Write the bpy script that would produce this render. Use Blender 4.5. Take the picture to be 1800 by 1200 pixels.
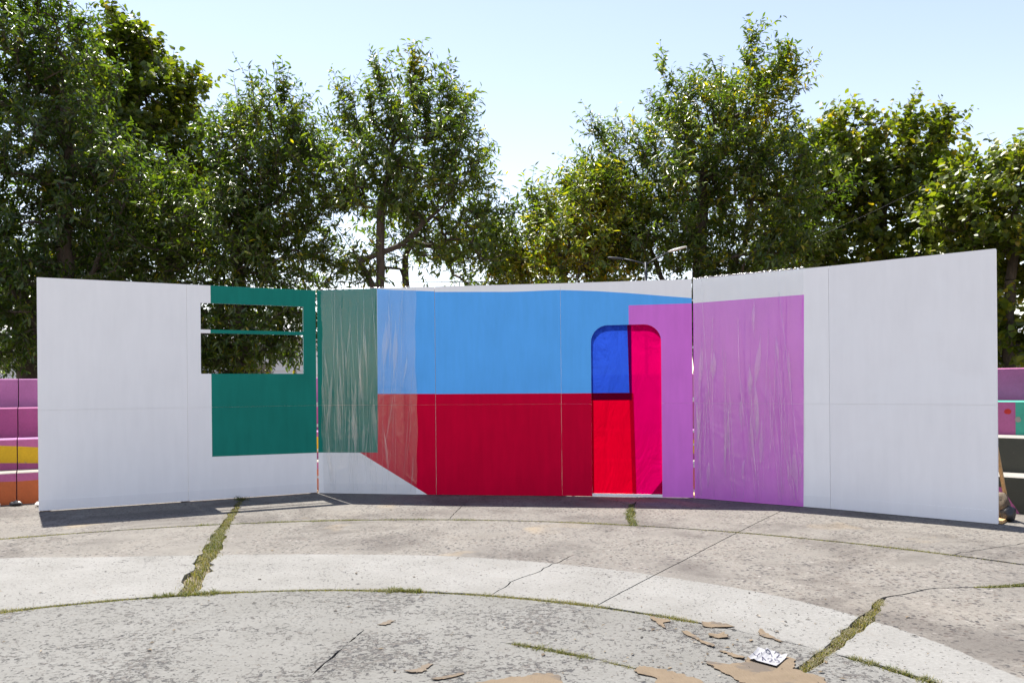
import bpy, bmesh, math, random
import numpy as np
from mathutils import Vector, Matrix

# ------------------------------------------------------------------ camera, sky, sun, exposure
SC = bpy.context.scene
for o in list(bpy.data.objects):
    bpy.data.objects.remove(o)
COL = SC.collection
SC.render.engine = 'CYCLES'

EYE, ROLL = 1.534, 0.0090
cam = bpy.data.cameras.new('camera')
cam.sensor_width = 36.0
cam.lens = 36.0 * 1446.2 / 1800.0
cam.shift_y = 81.3 / 1800.0
cam.clip_start, cam.clip_end = 0.05, 4000.0
cam.dof.use_dof = True
cam.dof.focus_distance = 8.5
cam.dof.aperture_fstop = 5.6
camo = bpy.data.objects.new('camera', cam)
COL.objects.link(camo)
cr, sr = math.cos(ROLL), math.sin(ROLL)
camo.matrix_world = Matrix(((cr, sr, 0, 0), (0, 0, -1, 0), (-sr, cr, 0, EYE), (0, 0, 0, 1)))
SC.camera = camo

SUN = Vector((-0.739, 1.214, 3.0)).normalized()
EL, AZ = math.asin(SUN.z), math.atan2(SUN.x, SUN.y)
world = bpy.data.worlds.new('World')
SC.world = world
world.use_nodes = True
wn = world.node_tree
sky = wn.nodes.new('ShaderNodeTexSky')
sky.sky_type = 'NISHITA'
sky.sun_disc = False
sky.sun_elevation = EL
sky.sun_rotation = AZ
sky.altitude = 20
sky.air_density = 1.0
sky.dust_density = 0.15
sky.ozone_density = 1.0
bg = wn.nodes['Background']
wb = wn.nodes.new('ShaderNodeMix'); wb.data_type = 'RGBA'; wb.blend_type = 'MULTIPLY'   # white balance of the whole sky
wb.inputs[0].default_value = 1.0; wb.inputs[7].default_value = (1.21, 0.96, 0.845, 1)
wn.links.new(sky.outputs[0], wb.inputs[6]); wn.links.new(wb.outputs[2], bg.inputs[0])
bg.inputs[1].default_value = 0.10

sun = bpy.data.lights.new('sun', 'SUN')
sun.energy = 4.2
sun.angle = math.radians(0.55)
sun.color = (1.0, 0.955, 0.88)
suno = bpy.data.objects.new('sun', sun)
suno.rotation_euler = SUN.to_track_quat('Z', 'Y').to_euler()
suno.location = (0, 0, 30)
COL.objects.link(suno)

SC.view_settings.view_transform = 'Standard'
SC.view_settings.look = 'None'
SC.view_settings.exposure = 1.54
SC.view_settings.gamma = 1.0
SC.view_settings.use_curve_mapping = False
SC.cycles.max_bounces = 10
SC.cycles.diffuse_bounces = 5
SC.cycles.transparent_max_bounces = 16
SC.cycles.sample_clamp_indirect = 6.0

R = math.radians
rng = np.random.default_rng(7)
random.seed(7)

# ------------------------------------------------------------------ helpers
def tag(o, label=None, cat=None, group=None, kind=None):
    if label: o['label'] = label
    if cat: o['category'] = cat
    if group: o['group'] = group
    if kind: o['kind'] = kind
    return o

def empty(name, loc=(0, 0, 0), rz=0.0):
    o = bpy.data.objects.new(name, None)
    COL.objects.link(o)
    o.location = loc
    o.rotation_euler = (0, 0, rz)
    o.empty_display_size = 0.2
    return o

def link(name, me, parent=None):
    o = bpy.data.objects.new(name, me)
    COL.objects.link(o)
    if parent: o.parent = parent
    return o

class MB:
    """collects faces, builds ONE mesh object"""
    def __init__(s): s.v, s.f, s.m, s.mats = [], [], [], []
    def mi(s, mat):
        if mat not in s.mats: s.mats.append(mat)
        return s.mats.index(mat)
    def add(s, vs, fs, mat):
        b = len(s.v); k = s.mi(mat)
        s.v += [tuple(p) for p in vs]
        for f in fs:
            s.f.append(tuple(b + i for i in f)); s.m.append(k)
    def box(s, x0, x1, y0, y1, z0, z1, mat):
        vs = [(x, y, z) for z in (z0, z1) for y in (y0, y1) for x in (x0, x1)]
        s.add(vs, [(0, 2, 3, 1), (4, 5, 7, 6), (0, 1, 5, 4), (2, 6, 7, 3), (0, 4, 6, 2), (1, 3, 7, 5)], mat)
    def bar(s, a, b, w, t, mat, up=(0, 0, 1)):
        a, b = Vector(a), Vector(b)
        d = (b - a).normalized(); u = Vector(up)
        x = d.cross(u)
        if x.length < 1e-4: x = d.cross(Vector((1, 0, 0)))
        x.normalize(); z = x.cross(d)
        vs = [p + x * (w / 2 * i) + z * (t / 2 * j) for p in (a, b) for i, j in ((-1, -1), (1, -1), (1, 1), (-1, 1))]
        s.add(vs, [(0, 1, 2, 3), (7, 6, 5, 4), (0, 4, 5, 1), (1, 5, 6, 2), (2, 6, 7, 3), (3, 7, 4, 0)], mat)
    def tube(s, pts, rads, mat, n=6, caps=True):
        pts = [Vector(p) for p in pts]; vs = []; fs = []
        for i, p in enumerate(pts):
            d = (pts[min(i + 1, len(pts) - 1)] - pts[max(i - 1, 0)]).normalized()
            x = d.cross(Vector((0.3, 0.2, 1)))
            if x.length < 1e-3: x = d.cross(Vector((1, 0, 0)))
            x.normalize(); y = d.cross(x)
            for k in range(n):
                a = 2 * math.pi * k / n
                vs.append(p + (x * math.cos(a) + y * math.sin(a)) * rads[i])
        for i in range(len(pts) - 1):
            for k in range(n):
                fs.append((i * n + k, i * n + (k + 1) % n, (i + 1) * n + (k + 1) % n, (i + 1) * n + k))
        if caps:
            fs.append(tuple(range(n))[::-1]); fs.append(tuple((len(pts) - 1) * n + k for k in range(n)))
        s.add(vs, fs, mat)
    def prism(s, poly, d0, d1, mat, to3):
        """poly in 2D, extruded from depth d0 to d1; to3(u, v, d) -> point"""
        n = len(poly)
        vs = [to3(u, v, d0) for u, v in poly] + [to3(u, v, d1) for u, v in poly]
        fs = [tuple(range(n)), tuple(range(2 * n - 1, n - 1, -1))]
        fs += [((i + 1) % n, i, n + i, n + (i + 1) % n) for i in range(n)]
        s.add(vs, fs, mat)
    def build(s, name, parent=None, smooth=False, bevel=0.0, recalc=True):
        me = bpy.data.meshes.new(name)
        me.from_pydata(s.v, [], s.f)
        for m in s.mats: me.materials.append(m)
        me.polygons.foreach_set('material_index', s.m)
        bm = bmesh.new(); bm.from_mesh(me)
        big = [f for f in bm.faces if len(f.verts) > 4]
        if big: bmesh.ops.triangulate(bm, faces=big)
        if recalc: bmesh.ops.recalc_face_normals(bm, faces=bm.faces)
        if bevel > 0:
            es = [e for e in bm.edges if len(e.link_faces) == 2 and e.calc_face_angle(0) > 0.6]
            bmesh.ops.bevel(bm, geom=es, offset=bevel, segments=1, affect='EDGES', profile=0.5)
        bm.to_mesh(me); bm.free()
        if smooth: me.polygons.foreach_set('use_smooth', [True] * len(me.polygons))
        me.update()
        return link(name, me, parent)

def np_mesh(name, V, F, mats, parent=None, attrs=None, smooth=False):
    """big mesh from numpy arrays; F is (n, k)"""
    me = bpy.data.meshes.new(name)
    V = np.ascontiguousarray(V, dtype=np.float32); F = np.ascontiguousarray(F, dtype=np.int32)
    n, k = F.shape
    me.vertices.add(len(V)); me.vertices.foreach_set('co', V.ravel())
    me.loops.add(n * k); me.loops.foreach_set('vertex_index', F.ravel())
    me.polygons.add(n)
    me.polygons.foreach_set('loop_start', np.arange(0, n * k, k, dtype=np.int32))
    if smooth: me.polygons.foreach_set('use_smooth', np.ones(n, dtype=bool))
    for m in mats: me.materials.append(m)
    me.update(calc_edges=True)
    for an, arr in (attrs or {}).items():
        at = me.attributes.new(an, 'FLOAT', 'POINT')
        at.data.foreach_set('value', np.ascontiguousarray(arr, dtype=np.float32))
    me.validate()
    return link(name, me, parent)

# ------------------------------------------------------------------ materials
def srgb(r, g, b):
    f = lambda c: ((c / 255 + 0.055) / 1.055) ** 2.4 if c > 10 else c / 255 / 12.92
    return (f(r), f(g), f(b))

class NT:
    def __init__(s, name):
        s.mat = bpy.data.materials.new(name); s.mat.use_nodes = True
        s.t = s.mat.node_tree; s.n = s.t.nodes
        s.p = s.n['Principled BSDF']; s.out = s.n['Material Output']
    def new(s, typ, **kw):
        n = s.n.new(typ)
        for k, v in kw.items():
            if k.startswith('i_'):
                n.inputs[k[2:].replace('_', ' ')].default_value = v
            else: setattr(n, k, v)
        return n
    def l(s, a, b): s.t.links.new(a, b)
    def pos(s, obj=False):
        if obj: return s.new('ShaderNodeTexCoord').outputs['Object']
        return s.new('ShaderNodeNewGeometry').outputs['Position']
    def noise(s, vec, scale, detail=4, rough=0.55, dist=0.0):
        n = s.new('ShaderNodeTexNoise'); n.inputs['Scale'].default_value = scale
        n.inputs['Detail'].default_value = detail; n.inputs['Roughness'].default_value = rough
        n.inputs['Distortion'].default_value = dist
        s.l(vec, n.inputs['Vector']); return n.outputs['Fac']
    def voro(s, vec, scale, feature='F1', out='Distance', rnd=1.0):
        n = s.new('ShaderNodeTexVoronoi', feature=feature); n.inputs['Scale'].default_value = scale
        n.inputs['Randomness'].default_value = rnd
        s.l(vec, n.inputs['Vector']); return n.outputs[out]
    def ramp(s, fac, stops):
        n = s.new('ShaderNodeValToRGB'); e = n.color_ramp.elements
        while len(e) > 2: e.remove(e[0])
        for i, (p, c) in enumerate(stops):
            el = e[i] if i < 2 else e.new(p)
            el.position = p; el.color = (*c, 1) if not isinstance(c, (int, float)) else (c, c, c, 1)
        s.l(fac, n.inputs['Fac']); return n.outputs['Color']
    def mix(s, fac, a, b, mode='MIX'):
        n = s.new('ShaderNodeMix', data_type='RGBA', blend_type=mode)
        for sock, v in ((n.inputs[0], fac), (n.inputs[6], a), (n.inputs[7], b)):
            if isinstance(v, bpy.types.NodeSocket): s.l(v, sock)
            elif isinstance(v, (int, float)): sock.default_value = v if sock == n.inputs[0] else (v, v, v, 1)
            else: sock.default_value = (*v, 1)
        return n.outputs[2]
    def math(s, op, a, b=0.0, clamp=False):
        n = s.new('ShaderNodeMath', operation=op, use_clamp=clamp)
        for sock, v in ((n.inputs[0], a), (n.inputs[1], b)):
            if isinstance(v, bpy.types.NodeSocket): s.l(v, sock)
            else: sock.default_value = v
        return n.outputs[0]
    def scale(s, vec, v):
        n = s.new('ShaderNodeMapping'); n.inputs['Scale'].default_value = v
        s.l(vec, n.inputs['Vector']); return n.outputs[0]
    def bump(s, h, strength, dist, to=None):
        n = s.new('ShaderNodeBump'); n.inputs['Strength'].default_value = strength
        n.inputs['Distance'].default_value = dist
        s.l(h, n.inputs['Height']); s.l(n.outputs[0], (to or s.p).inputs['Normal']); return n.outputs[0]
    def base(s, c):
        if isinstance(c, bpy.types.NodeSocket): s.l(c, s.p.inputs['Base Color'])
        else: s.p.inputs['Base Color'].default_value = (*c, 1)
    def set(s, **k):
        for n, v in k.items(): s.p.inputs[n.replace('_', ' ')].default_value = v
        return s

M = {}
def wall_paint(name, col, var=0.06, rough=0.6, brush=0.0):
    """roller paint on board: soft mottling, streaks, scuffs of its own"""
    t = NT(name); p = t.pos(True)
    a = t.noise(t.scale(p, (1.2, 1.2, 0.8)), 1.6, 5, 0.6)
    b = t.noise(t.scale(p, (9, 9, 1.2)), 1.3, 4, 0.6)
    g = t.noise(p, 70, 2, 0.5)
    k = t.mix(0.5, a, b)
    v = t.ramp(k, [(0.3, tuple(c * (1 - var * 1.6) for c in col)), (0.7, tuple(min(1, c * (1 + var)) for c in col))])
    if brush:
        w = t.noise(t.scale(p, (0.8, 0.8, 1.3)), 1.3, 3, 0.5, 0.4)
        m = t.ramp(w, [(0.52, 0.0), (0.60, 1.0)])
        v = t.mix(t.math('MULTIPLY', m, brush), v, tuple(min(0.9, c * 1.12) for c in col))
    sp = t.noise(p, 26, 3, 0.7)
    v = t.mix(t.ramp(sp, [(0.70, 0.0), (0.76, 0.35)]), v, tuple(c * 0.72 for c in col))
    t.base(v); t.set(Roughness=rough); t.p.inputs['Specular IOR Level'].default_value = 0.04
    t.bump(t.mix(0.5, g, b), 0.12, 0.01)
    return t.mat
M['white'] = wall_paint('white_wall_paint', (0.90, 0.89, 0.885), 0.03, 0.55)
M['white_patched'] = wall_paint('patched_white_paint', (0.88, 0.87, 0.865), 0.03, 0.5, 0.35)
M['white_band'] = wall_paint('white_strip_paint', (0.86, 0.85, 0.85), 0.03, 0.5)
M['green'] = wall_paint('green_paint', (0.013, 0.205, 0.160), 0.11, 0.5)
M['blue'] = wall_paint('sky_blue_paint', (0.115, 0.44, 0.95), 0.06, 0.5)
M['red'] = wall_paint('crimson_paint', (0.62, 0.0, 0.034), 0.09, 0.6)
M['pink'] = wall_paint('orchid_pink_paint', (0.72, 0.195, 0.70), 0.06, 0.5)

def simple(name, col, rough=0.6, nz=0.12, scale=6.0, bump=0.15, metal=0.0):
    t = NT(name); p = t.pos(True)
    a = t.noise(p, scale, 5, 0.6); b = t.noise(p, scale * 12, 3, 0.6)
    t.base(t.ramp(t.mix(0.4, a, b), [(0.3, tuple(c * (1 - nz * 1.5) for c in col)), (0.7, tuple(min(1, c * (1 + nz)) for c in col))]))
    t.set(Roughness=rough, Metallic=metal)
    if bump: t.bump(b, bump, 0.01)
    return t.mat

def wood(name, col):
    t = NT(name); p = t.pos(True)
    g = t.noise(t.scale(p, (14, 14, 1.4)), 3, 5, 0.65, 0.6)
    t.base(t.ramp(g, [(0.3, tuple(c * 0.62 for c in col)), (0.55, col), (0.75, tuple(min(1, c * 1.2) for c in col))]))
    t.set(Roughness=0.65); t.bump(g, 0.2, 0.01); return t.mat
M['wood'] = wood('raw_pine', (0.56, 0.34, 0.15))
M['metal'] = simple('galvanised_metal', (0.035, 0.040, 0.050), 0.55, 0.1, 8, 0.05, 0.4)
M['lamp_sunlit'] = simple('lamp_head_sunlit', (0.62, 0.62, 0.55), 0.4, 0.06)  # pale right head, its sunlit top put into the colour
M['hinge'] = simple('pale_spacer', (0.72, 0.70, 0.66), 0.5, 0.1)
M['cable'] = simple('black_cable', (0.02, 0.02, 0.022), 0.5, 0.1)

# painted concrete of the seating
def painted_concrete(name, col, worn=0.5):
    t = NT(name); p = t.pos()
    a = t.noise(p, 3.0, 6, 0.65); b = t.noise(p, 40, 4, 0.6); c = t.noise(p, 11, 6, 0.7)
    v = t.ramp(t.mix(0.4, a, b), [(0.3, tuple(k * 0.78 for k in col)), (0.7, tuple(min(1, k * 1.1) for k in col))])
    chip = t.ramp(c, [(0.66, 0.0), (0.69, worn)])
    t.base(t.mix(1.0, t.mix(chip, v, (0.22, 0.20, 0.18)), (0.68, 0.68, 0.68), 'MULTIPLY')); t.set(Roughness=0.75); t.bump(t.mix(0.5, b, c), 0.35, 0.012)
    return t.mat
M['c_pink'] = painted_concrete('seat_pink', srgb(196, 104, 160))
M['c_mauve'] = painted_concrete('seat_mauve', srgb(178, 84, 142))
M['c_lilac'] = painted_concrete('seat_lilac', srgb(192, 124, 178))
M['c_yellow'] = painted_concrete('seat_yellow', srgb(228, 184, 8))
M['c_orange'] = painted_concrete('seat_orange', srgb(204, 106, 54))
M['c_teal'] = painted_concrete('seat_teal', srgb(70, 186, 160))
M['c_olive'] = painted_concrete('seat_dark_olive', srgb(74, 76, 66), 0.35)
M['c_red'] = painted_concrete('seat_red', srgb(206, 44, 34), 0.1)
M['c_white'] = painted_concrete('seat_white', (0.42, 0.39, 0.35), 0.5)
M['c_bare'] = painted_concrete('seat_bare_concrete', (0.40, 0.36, 0.31), 0.6)

# paving: broom-worn aggregate concrete; the round stage is painted pale grey, worn through
CX, CY = -1.5, 2.02
EDGE = [(-180, 5.8), (-90, 6.6), (-45, 6.85), (-30.2, 6.48), (-23.1, 6.11), (-15.2, 5.87), (-1.1, 5.65), (10, 5.59), (15.6, 5.53), (24, 5.45),
        (32.1, 5.35), (39.8, 5.27), (47.3, 5.12), (54.5, 4.94), (61.5, 4.72), (80, 4.5), (120, 4.6), (180, 5.8)]
def paving():
    t = NT('aggregate_paving'); p = t.pos()
    # worn aggregate
    big = t.noise(p, 0.55, 4, 0.6); mid = t.noise(p, 2.3, 5, 0.65); fine = t.noise(p, 42, 4, 0.6)
    wp = t.new('ShaderNodeVectorMath', operation='ADD'); t.l(p, wp.inputs[0])
    jit = t.new('ShaderNodeTexNoise'); jit.inputs['Scale'].default_value = 30; t.l(p, jit.inputs['Vector'])
    js = t.new('ShaderNodeVectorMath', operation='SCALE'); js.inputs['Scale'].default_value = 0.035
    t.l(jit.outputs['Color'], js.inputs[0]); t.l(js.outputs[0], wp.inputs[1]); q = wp.outputs[0]
    pq = t.noise(q, 27, 3, 0.6, 0.5)
    peb = t.voro(q, 23, 'F1', 'Distance'); pebc = t.voro(q, 23, 'F1', 'Color')
    peb2 = t.voro(q, 47, 'F1', 'Distance'); pebc2 = t.voro(q, 47, 'F1', 'Color')
    sep = t.new('ShaderNodeSeparateColor'); t.l(pebc, sep.inputs[0])
    sep2 = t.new('ShaderNodeSeparateColor'); t.l(pebc2, sep2.inputs[0])
    mort = t.ramp(t.mix(0.5, mid, fine), [(0.25, (0.112, 0.102, 0.090)), (0.55, (0.176, 0.163, 0.144)), (0.8, (0.236, 0.219, 0.193))])
    mort = t.mix(0.75, mort, t.ramp(big, [(0.25, (0.72, 0.70, 0.72)), (0.5, (1, 1, 1)), (0.75, (1.08, 1.04, 1.0))]), 'MULTIPLY')
    stonec = t.ramp(sep.outputs[0], [(0.0, (0.022, 0.021, 0.024)), (0.45, (0.060, 0.052, 0.049)), (0.8, (0.105, 0.082, 0.068)), (1.0, (0.26, 0.24, 0.22))])
    wearn = t.noise(p, 1.15, 6, 0.7, 0.4)
    wear = t.ramp(wearn, [(0.38, 0.15), (0.46, 0.7), (0.53, 1.0)])
    stone = t.math('MULTIPLY', t.ramp(peb, [(0.30, 1.0), (0.42, 0.0)]), t.math('GREATER_THAN', sep.outputs[1], 0.34))
    stone2 = t.math('MULTIPLY', t.ramp(peb2, [(0.28, 1.0), (0.42, 0.0)]), t.math('GREATER_THAN', sep2.outputs[1], 0.36))
    st = t.math('MULTIPLY', t.math('MAXIMUM', stone, t.math('MULTIPLY', stone2, 0.75)), wear)
    bare = t.mix(t.math('MULTIPLY', st, 0.97), mort, stonec)
    # iron and dust stains with their own outlines
    bare = t.mix(t.ramp(t.noise(p, 0.62, 5, 0.65, 0.5), [(0.50, 0.0), (0.60, 0.85)]), bare, t.mix(1.0, bare, (0.62, 0.60, 0.60), 'MULTIPLY'))   # skin gone, dark aggregate bare
    stain = t.ramp(t.noise(t.scale(p, (1, 1, 1)), 0.9, 3, 0.5, 0.6), [(0.64, 0.0), (0.74, 0.5)])
    bare = t.mix(stain, bare, (0.29, 0.22, 0.13))
    # pale paint, lost where the surface is pitted
    pit = t.noise(t.scale(q, (30, 46, 30)), 1.0, 4, 0.72, 0.3)
    pit2 = t.noise(q, 9.5, 6, 0.75, 0.6)
    wear2 = t.ramp(t.noise(p, 0.85, 5, 0.65, 0.5), [(0.40, 0.0), (0.62, 0.10)])
    sep3 = t.new('ShaderNodeSeparateXYZ'); t.l(p, sep3.inputs[0])
    dx = t.math('SUBTRACT', sep3.outputs[0], CX); dy = t.math('SUBTRACT', sep3.outputs[1], CY)
    rad = t.math('SQRT', t.math('ADD', t.math('MULTIPLY', dx, dx), t.math('MULTIPLY', dy, dy)))
    inner = t.ramp(t.math('DIVIDE', rad, 8.0), [(0.525, 0.074), (0.54, 0.0)])  # the old inner disc is more pitted than the outer ring
    thr = t.math('ADD', t.math('ADD', 0.335, wear2), inner)
    lost = t.math('MULTIPLY', t.math('SUBTRACT', thr, t.mix(0.14, t.mix(0.5, pit, pq), pit2)), 34.0, True)
    fl = t.math('MULTIPLY', t.ramp(peb2, [(0.26, 1.0), (0.36, 0.0)]), t.math('GREATER_THAN', sep2.outputs[1], t.math('SUBTRACT', 0.86, t.math('ADD', wear2, t.math('MULTIPLY', inner, 2.2)))))
    lost = t.math('MAXIMUM', lost, t.math('MULTIPLY', fl, 0.85))
    paintc = t.ramp(t.mix(0.6, mid, fine), [(0.28, (0.150, 0.145, 0.134)), (0.55, (0.208, 0.203, 0.191)), (0.8, (0.248, 0.243, 0.230))])
    paintc = t.mix(0.8, paintc, t.ramp(t.noise(p, 0.7, 5, 0.6), [(0.3, (0.80, 0.79, 0.77)), (0.55, (1, 1, 1))]), 'MULTIPLY')
    dirt = t.ramp(t.noise(p, 3.2, 5, 0.7, 0.8), [(0.62, 0.0), (0.74, 0.55)])
    paintc = t.mix(dirt, paintc, (0.16, 0.135, 0.11))
    pitc = t.ramp(sep2.outputs[0], [(0.0, (0.035, 0.035, 0.038)), (0.6, (0.085, 0.078, 0.073)), (1.0, (0.15, 0.135, 0.12))])
    paintc = t.mix(1.0, paintc, t.ramp(t.math('DIVIDE', rad, 8.0), [(0.528, (0.81, 0.81, 0.80)), (0.540, (1.04, 1.04, 1.04))]), 'MULTIPLY')   # older, duller coat on the inner disc, plus lens vignette put into its colour
    painted = t.mix(lost, paintc, pitc)
    th = t.math('DIVIDE', t.math('ADD', t.math('ARCTAN2', dx, dy), math.pi), 2 * math.pi)
    fc = t.new('ShaderNodeFloatCurve'); cv = fc.mapping.curves[0]
    pts = [((a + 180) / 360, r / 8.0) for a, r in EDGE]
    cv.points[0].location = pts[0]; cv.points[1].location = pts[-1]
    for q2 in pts[1:-1]: cv.points.new(*q2)
    fc.mapping.update(); t.l(th, fc.inputs['Value'])
    edge = t.math('MULTIPLY', fc.outputs[0], 8.0)
    rr = t.math('ADD', rad, t.math('MULTIPLY', t.math('SUBTRACT', t.noise(p, 24, 4, 0.7), 0.5), 0.07))
    mask = t.math('MULTIPLY', t.math('SUBTRACT', edge, rr), 60.0, True)
    t.base(t.mix(1.0, t.mix(mask, bare, painted), (0.88, 0.88, 0.88), 'MULTIPLY'))
    t.set(Roughness=0.86); t.p.inputs['Specular IOR Level'].default_value = 0.3
    hb = t.math('ADD', t.math('MULTIPLY', t.math('SUBTRACT', 1.0, peb), t.math('MULTIPLY', wear, 0.5)), t.math('MULTIPLY', fine, 0.4))
    hp = t.math('ADD', t.math('MULTIPLY', lost, -0.9), t.math('MULTIPLY', fine, 0.4))
    h = t.new('ShaderNodeMix', data_type='FLOAT'); t.l(mask, h.inputs[0]); t.l(hb, h.inputs[2]); t.l(hp, h.inputs[3])
    t.bump(h.outputs[0], 0.75, 0.012)
    return t.mat
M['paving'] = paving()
def soil():
    t = NT('dusty_soil'); p = t.pos()
    a = t.noise(p, 0.25, 5, 0.6); b = t.noise(p, 30, 5, 0.7)
    t.base(t.ramp(t.mix(0.5, a, b), [(0.3, (0.10, 0.08, 0.05)), (0.6, (0.20, 0.165, 0.115)), (0.8, (0.27, 0.23, 0.17))]))
    t.set(Roughness=0.95); t.bump(b, 0.6, 0.02); return t.mat
M['soil'] = soil()

def foliage(name, stops, rough=0.33, transl=0.38, spec=0.5):
    t = NT(name)
    at = t.new('ShaderNodeAttribute', attribute_name='tint')
    c = t.ramp(at.outputs['Fac'], stops)
    t.base(c); t.set(Roughness=rough); t.p.inputs['Specular IOR Level'].default_value = spec
    tr = t.new('ShaderNodeBsdfTranslucent')
    t.l(t.mix(1.0, c, (1.9, 2.0, 0.5), 'MULTIPLY'), tr.inputs['Color'])
    mx = t.new('ShaderNodeMixShader'); mx.inputs[0].default_value = transl
    t.l(t.p.outputs[0], mx.inputs[1]); t.l(tr.outputs[0], mx.inputs[2]); t.l(mx.outputs[0], t.out.inputs[0])
    return t.mat
M['leaf_ash'] = foliage('ash_leaf', [(0.0, (0.026, 0.054, 0.010)), (0.55, (0.070, 0.108, 0.014)), (0.88, (0.14, 0.17, 0.018)), (1.0, (0.32, 0.26, 0.02))], 0.30, 0.48, 0.75)
M['leaf_gold'] = foliage('turning_leaf', [(0.0, (0.055, 0.095, 0.012)), (0.45, (0.13, 0.17, 0.018)), (0.75, (0.33, 0.29, 0.025)), (1.0, (0.46, 0.27, 0.03))], 0.34, 0.45, 0.55)
M['leaf_plane'] = foliage('plane_leaf', [(0.0, (0.042, 0.066, 0.011)), (0.5, (0.095, 0.128, 0.014)), (0.85, (0.19, 0.195, 0.02)), (1.0, (0.30, 0.22, 0.025))], 0.40, 0.44, 0.45)
M['grass'] = foliage('joint_grass', [(0.0, (0.050, 0.070, 0.024)), (0.45, (0.115, 0.122, 0.056)), (0.75, (0.20, 0.172, 0.098)), (1.0, (0.24, 0.195, 0.13))], 0.6, 0.3, 0.2)
def bark(name, col):
    t = NT(name); p = t.pos()
    g = t.noise(t.scale(p, (9, 9, 2.0)), 2.4, 6, 0.7, 0.5)
    t.base(t.ramp(g, [(0.3, tuple(c * 0.45 for c in col)), (0.7, tuple(c * 1.25 for c in col))])); t.set(Roughness=0.9)
    t.bump(g, 0.8, 0.04); return t.mat
M['bark'] = bark('dark_bark', (0.085, 0.066, 0.050))

def fabric(name, col, transl=0.8, sheer=0.12):
    """thin taut cloth lit from behind"""
    t = NT(name); p = t.pos(True)
    w = t.noise(t.scale(p, (240, 10, 18)), 1.0, 2, 0.5); w2 = t.noise(t.scale(p, (18, 10, 240)), 1.0, 2, 0.5)
    f = t.noise(t.scale(p, (1.1, 1, 0.5)), 2.2, 4, 0.6, 1.2)
    c = t.mix(0.8, col, t.ramp(t.mix(0.5, t.mix(0.5, w, w2), f), [(0.3, 0.82), (0.7, 1.0)]), 'MULTIPLY')
    d = t.new('ShaderNodeBsdfDiffuse'); tr = t.new('ShaderNodeBsdfTranslucent'); tp = t.new('ShaderNodeBsdfTransparent')
    t.l(c, d.inputs[0]); t.l(c, tr.inputs[0]); t.l(c, tp.inputs[0])
    b = t.new('ShaderNodeBump'); b.inputs['Strength'].default_value = 0.5; b.inputs['Distance'].default_value = 0.05
    t.l(f, b.inputs['Height']); t.l(b.outputs[0], d.inputs['Normal']); t.l(b.outputs[0], tr.inputs['Normal'])
    m1 = t.new('ShaderNodeMixShader'); m1.inputs[0].default_value = transl
    t.l(d.outputs[0], m1.inputs[1]); t.l(tr.outputs[0], m1.inputs[2])
    m2 = t.new('ShaderNodeMixShader'); m2.inputs[0].default_value = sheer
    t.l(m1.outputs[0], m2.inputs[1]); t.l(tp.outputs[0], m2.inputs[2]); t.l(m2.outputs[0], t.out.inputs[0])
    return t.mat
M['f_blue'] = fabric('blue_cloth', (0.020, 0.075, 0.54), sheer=.10)
M['f_red'] = fabric('red_cloth', (0.58, 0.0, 0.020), sheer=.10)
M['f_pink'] = fabric('hot_pink_cloth', (0.55, 0.0, 0.100), sheer=.10)

def film(name, refl, milk):
    t = NT(name)
    tp = t.new('ShaderNodeBsdfTransparent'); tp.inputs[0].default_value = (0.96, 0.965, 0.97, 1)
    gl = t.new('ShaderNodeBsdfGlossy'); gl.inputs['Roughness'].default_value = 0.16
    df = t.new('ShaderNodeBsdfDiffuse'); df.inputs[0].default_value = (0.88, 0.88, 0.88, 1)
    p = t.pos(True)
    n = t.noise(t.scale(p, (26, 10, 5)), 1.0, 5, 0.65, 1.5)
    b = t.new('ShaderNodeBump'); b.inputs['Strength'].default_value = 0.35; b.inputs['Distance'].default_value = 0.01
    t.l(n, b.inputs['Height']); t.l(b.outputs[0], gl.inputs['Normal'])
    # Schlick reflectance of a thin two-sided sheet (both faces)
    geo = t.new('ShaderNodeNewGeometry')
    dt = t.new('ShaderNodeVectorMath', operation='DOT_PRODUCT'); t.l(geo.outputs['Incoming'], dt.inputs[0]); t.l(b.outputs[0], dt.inputs[1])
    c5 = t.math('POWER', t.math('SUBTRACT', 1.0, t.math('ABSOLUTE', dt.outputs['Value'])), 5.0)
    f = t.math('ADD', refl, t.math('MULTIPLY', c5, 0.85), True)
    m1 = t.new('ShaderNodeMixShader'); m1.inputs[0].default_value = milk
    t.l(tp.outputs[0], m1.inputs[1]); t.l(df.outputs[0], m1.inputs[2])
    m2 = t.new('ShaderNodeMixShader'); t.l(f, m2.inputs[0]); t.l(m1.outputs[0], m2.inputs[1]); t.l(gl.outputs[0], m2.inputs[2])
    t.l(m2.outputs[0], t.out.inputs[0]); return t.mat
M['film'] = film('clear_plastic_film', 0.065, 0.025)
M['pleat'] = film('folded_plastic_film', 0.13, 0.20)  # white diffuse share paints the glints along the thin folds
M['pleat_soft'] = film('slack_plastic_film', 0.06, 0.10)  # white diffuse share paints the soft sheen of wide folds
def cardboard():
    t = NT('brown_cardboard'); p = t.pos()
    a = t.noise(p, 9, 5, 0.6); b = t.noise(t.scale(p, (120, 14, 1)), 1.0, 3, 0.5)
    st = t.ramp(t.noise(p, 4.5, 4, 0.6, 0.6), [(0.52, 0.0), (0.58, 0.75)])
    c = t.ramp(t.mix(0.4, a, b), [(0.3, (0.100, 0.070, 0.040)), (0.7, (0.140, 0.102, 0.062))])
    t.base(t.mix(st, c, (0.060, 0.049, 0.040))); t.set(Roughness=0.85); t.bump(b, 0.3, 0.004); return t.mat
M['card'] = cardboard()
M['paper'] = simple('white_paper', (0.235, 0.235, 0.25), 0.7, 0.03, 20, 0.1)
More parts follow.
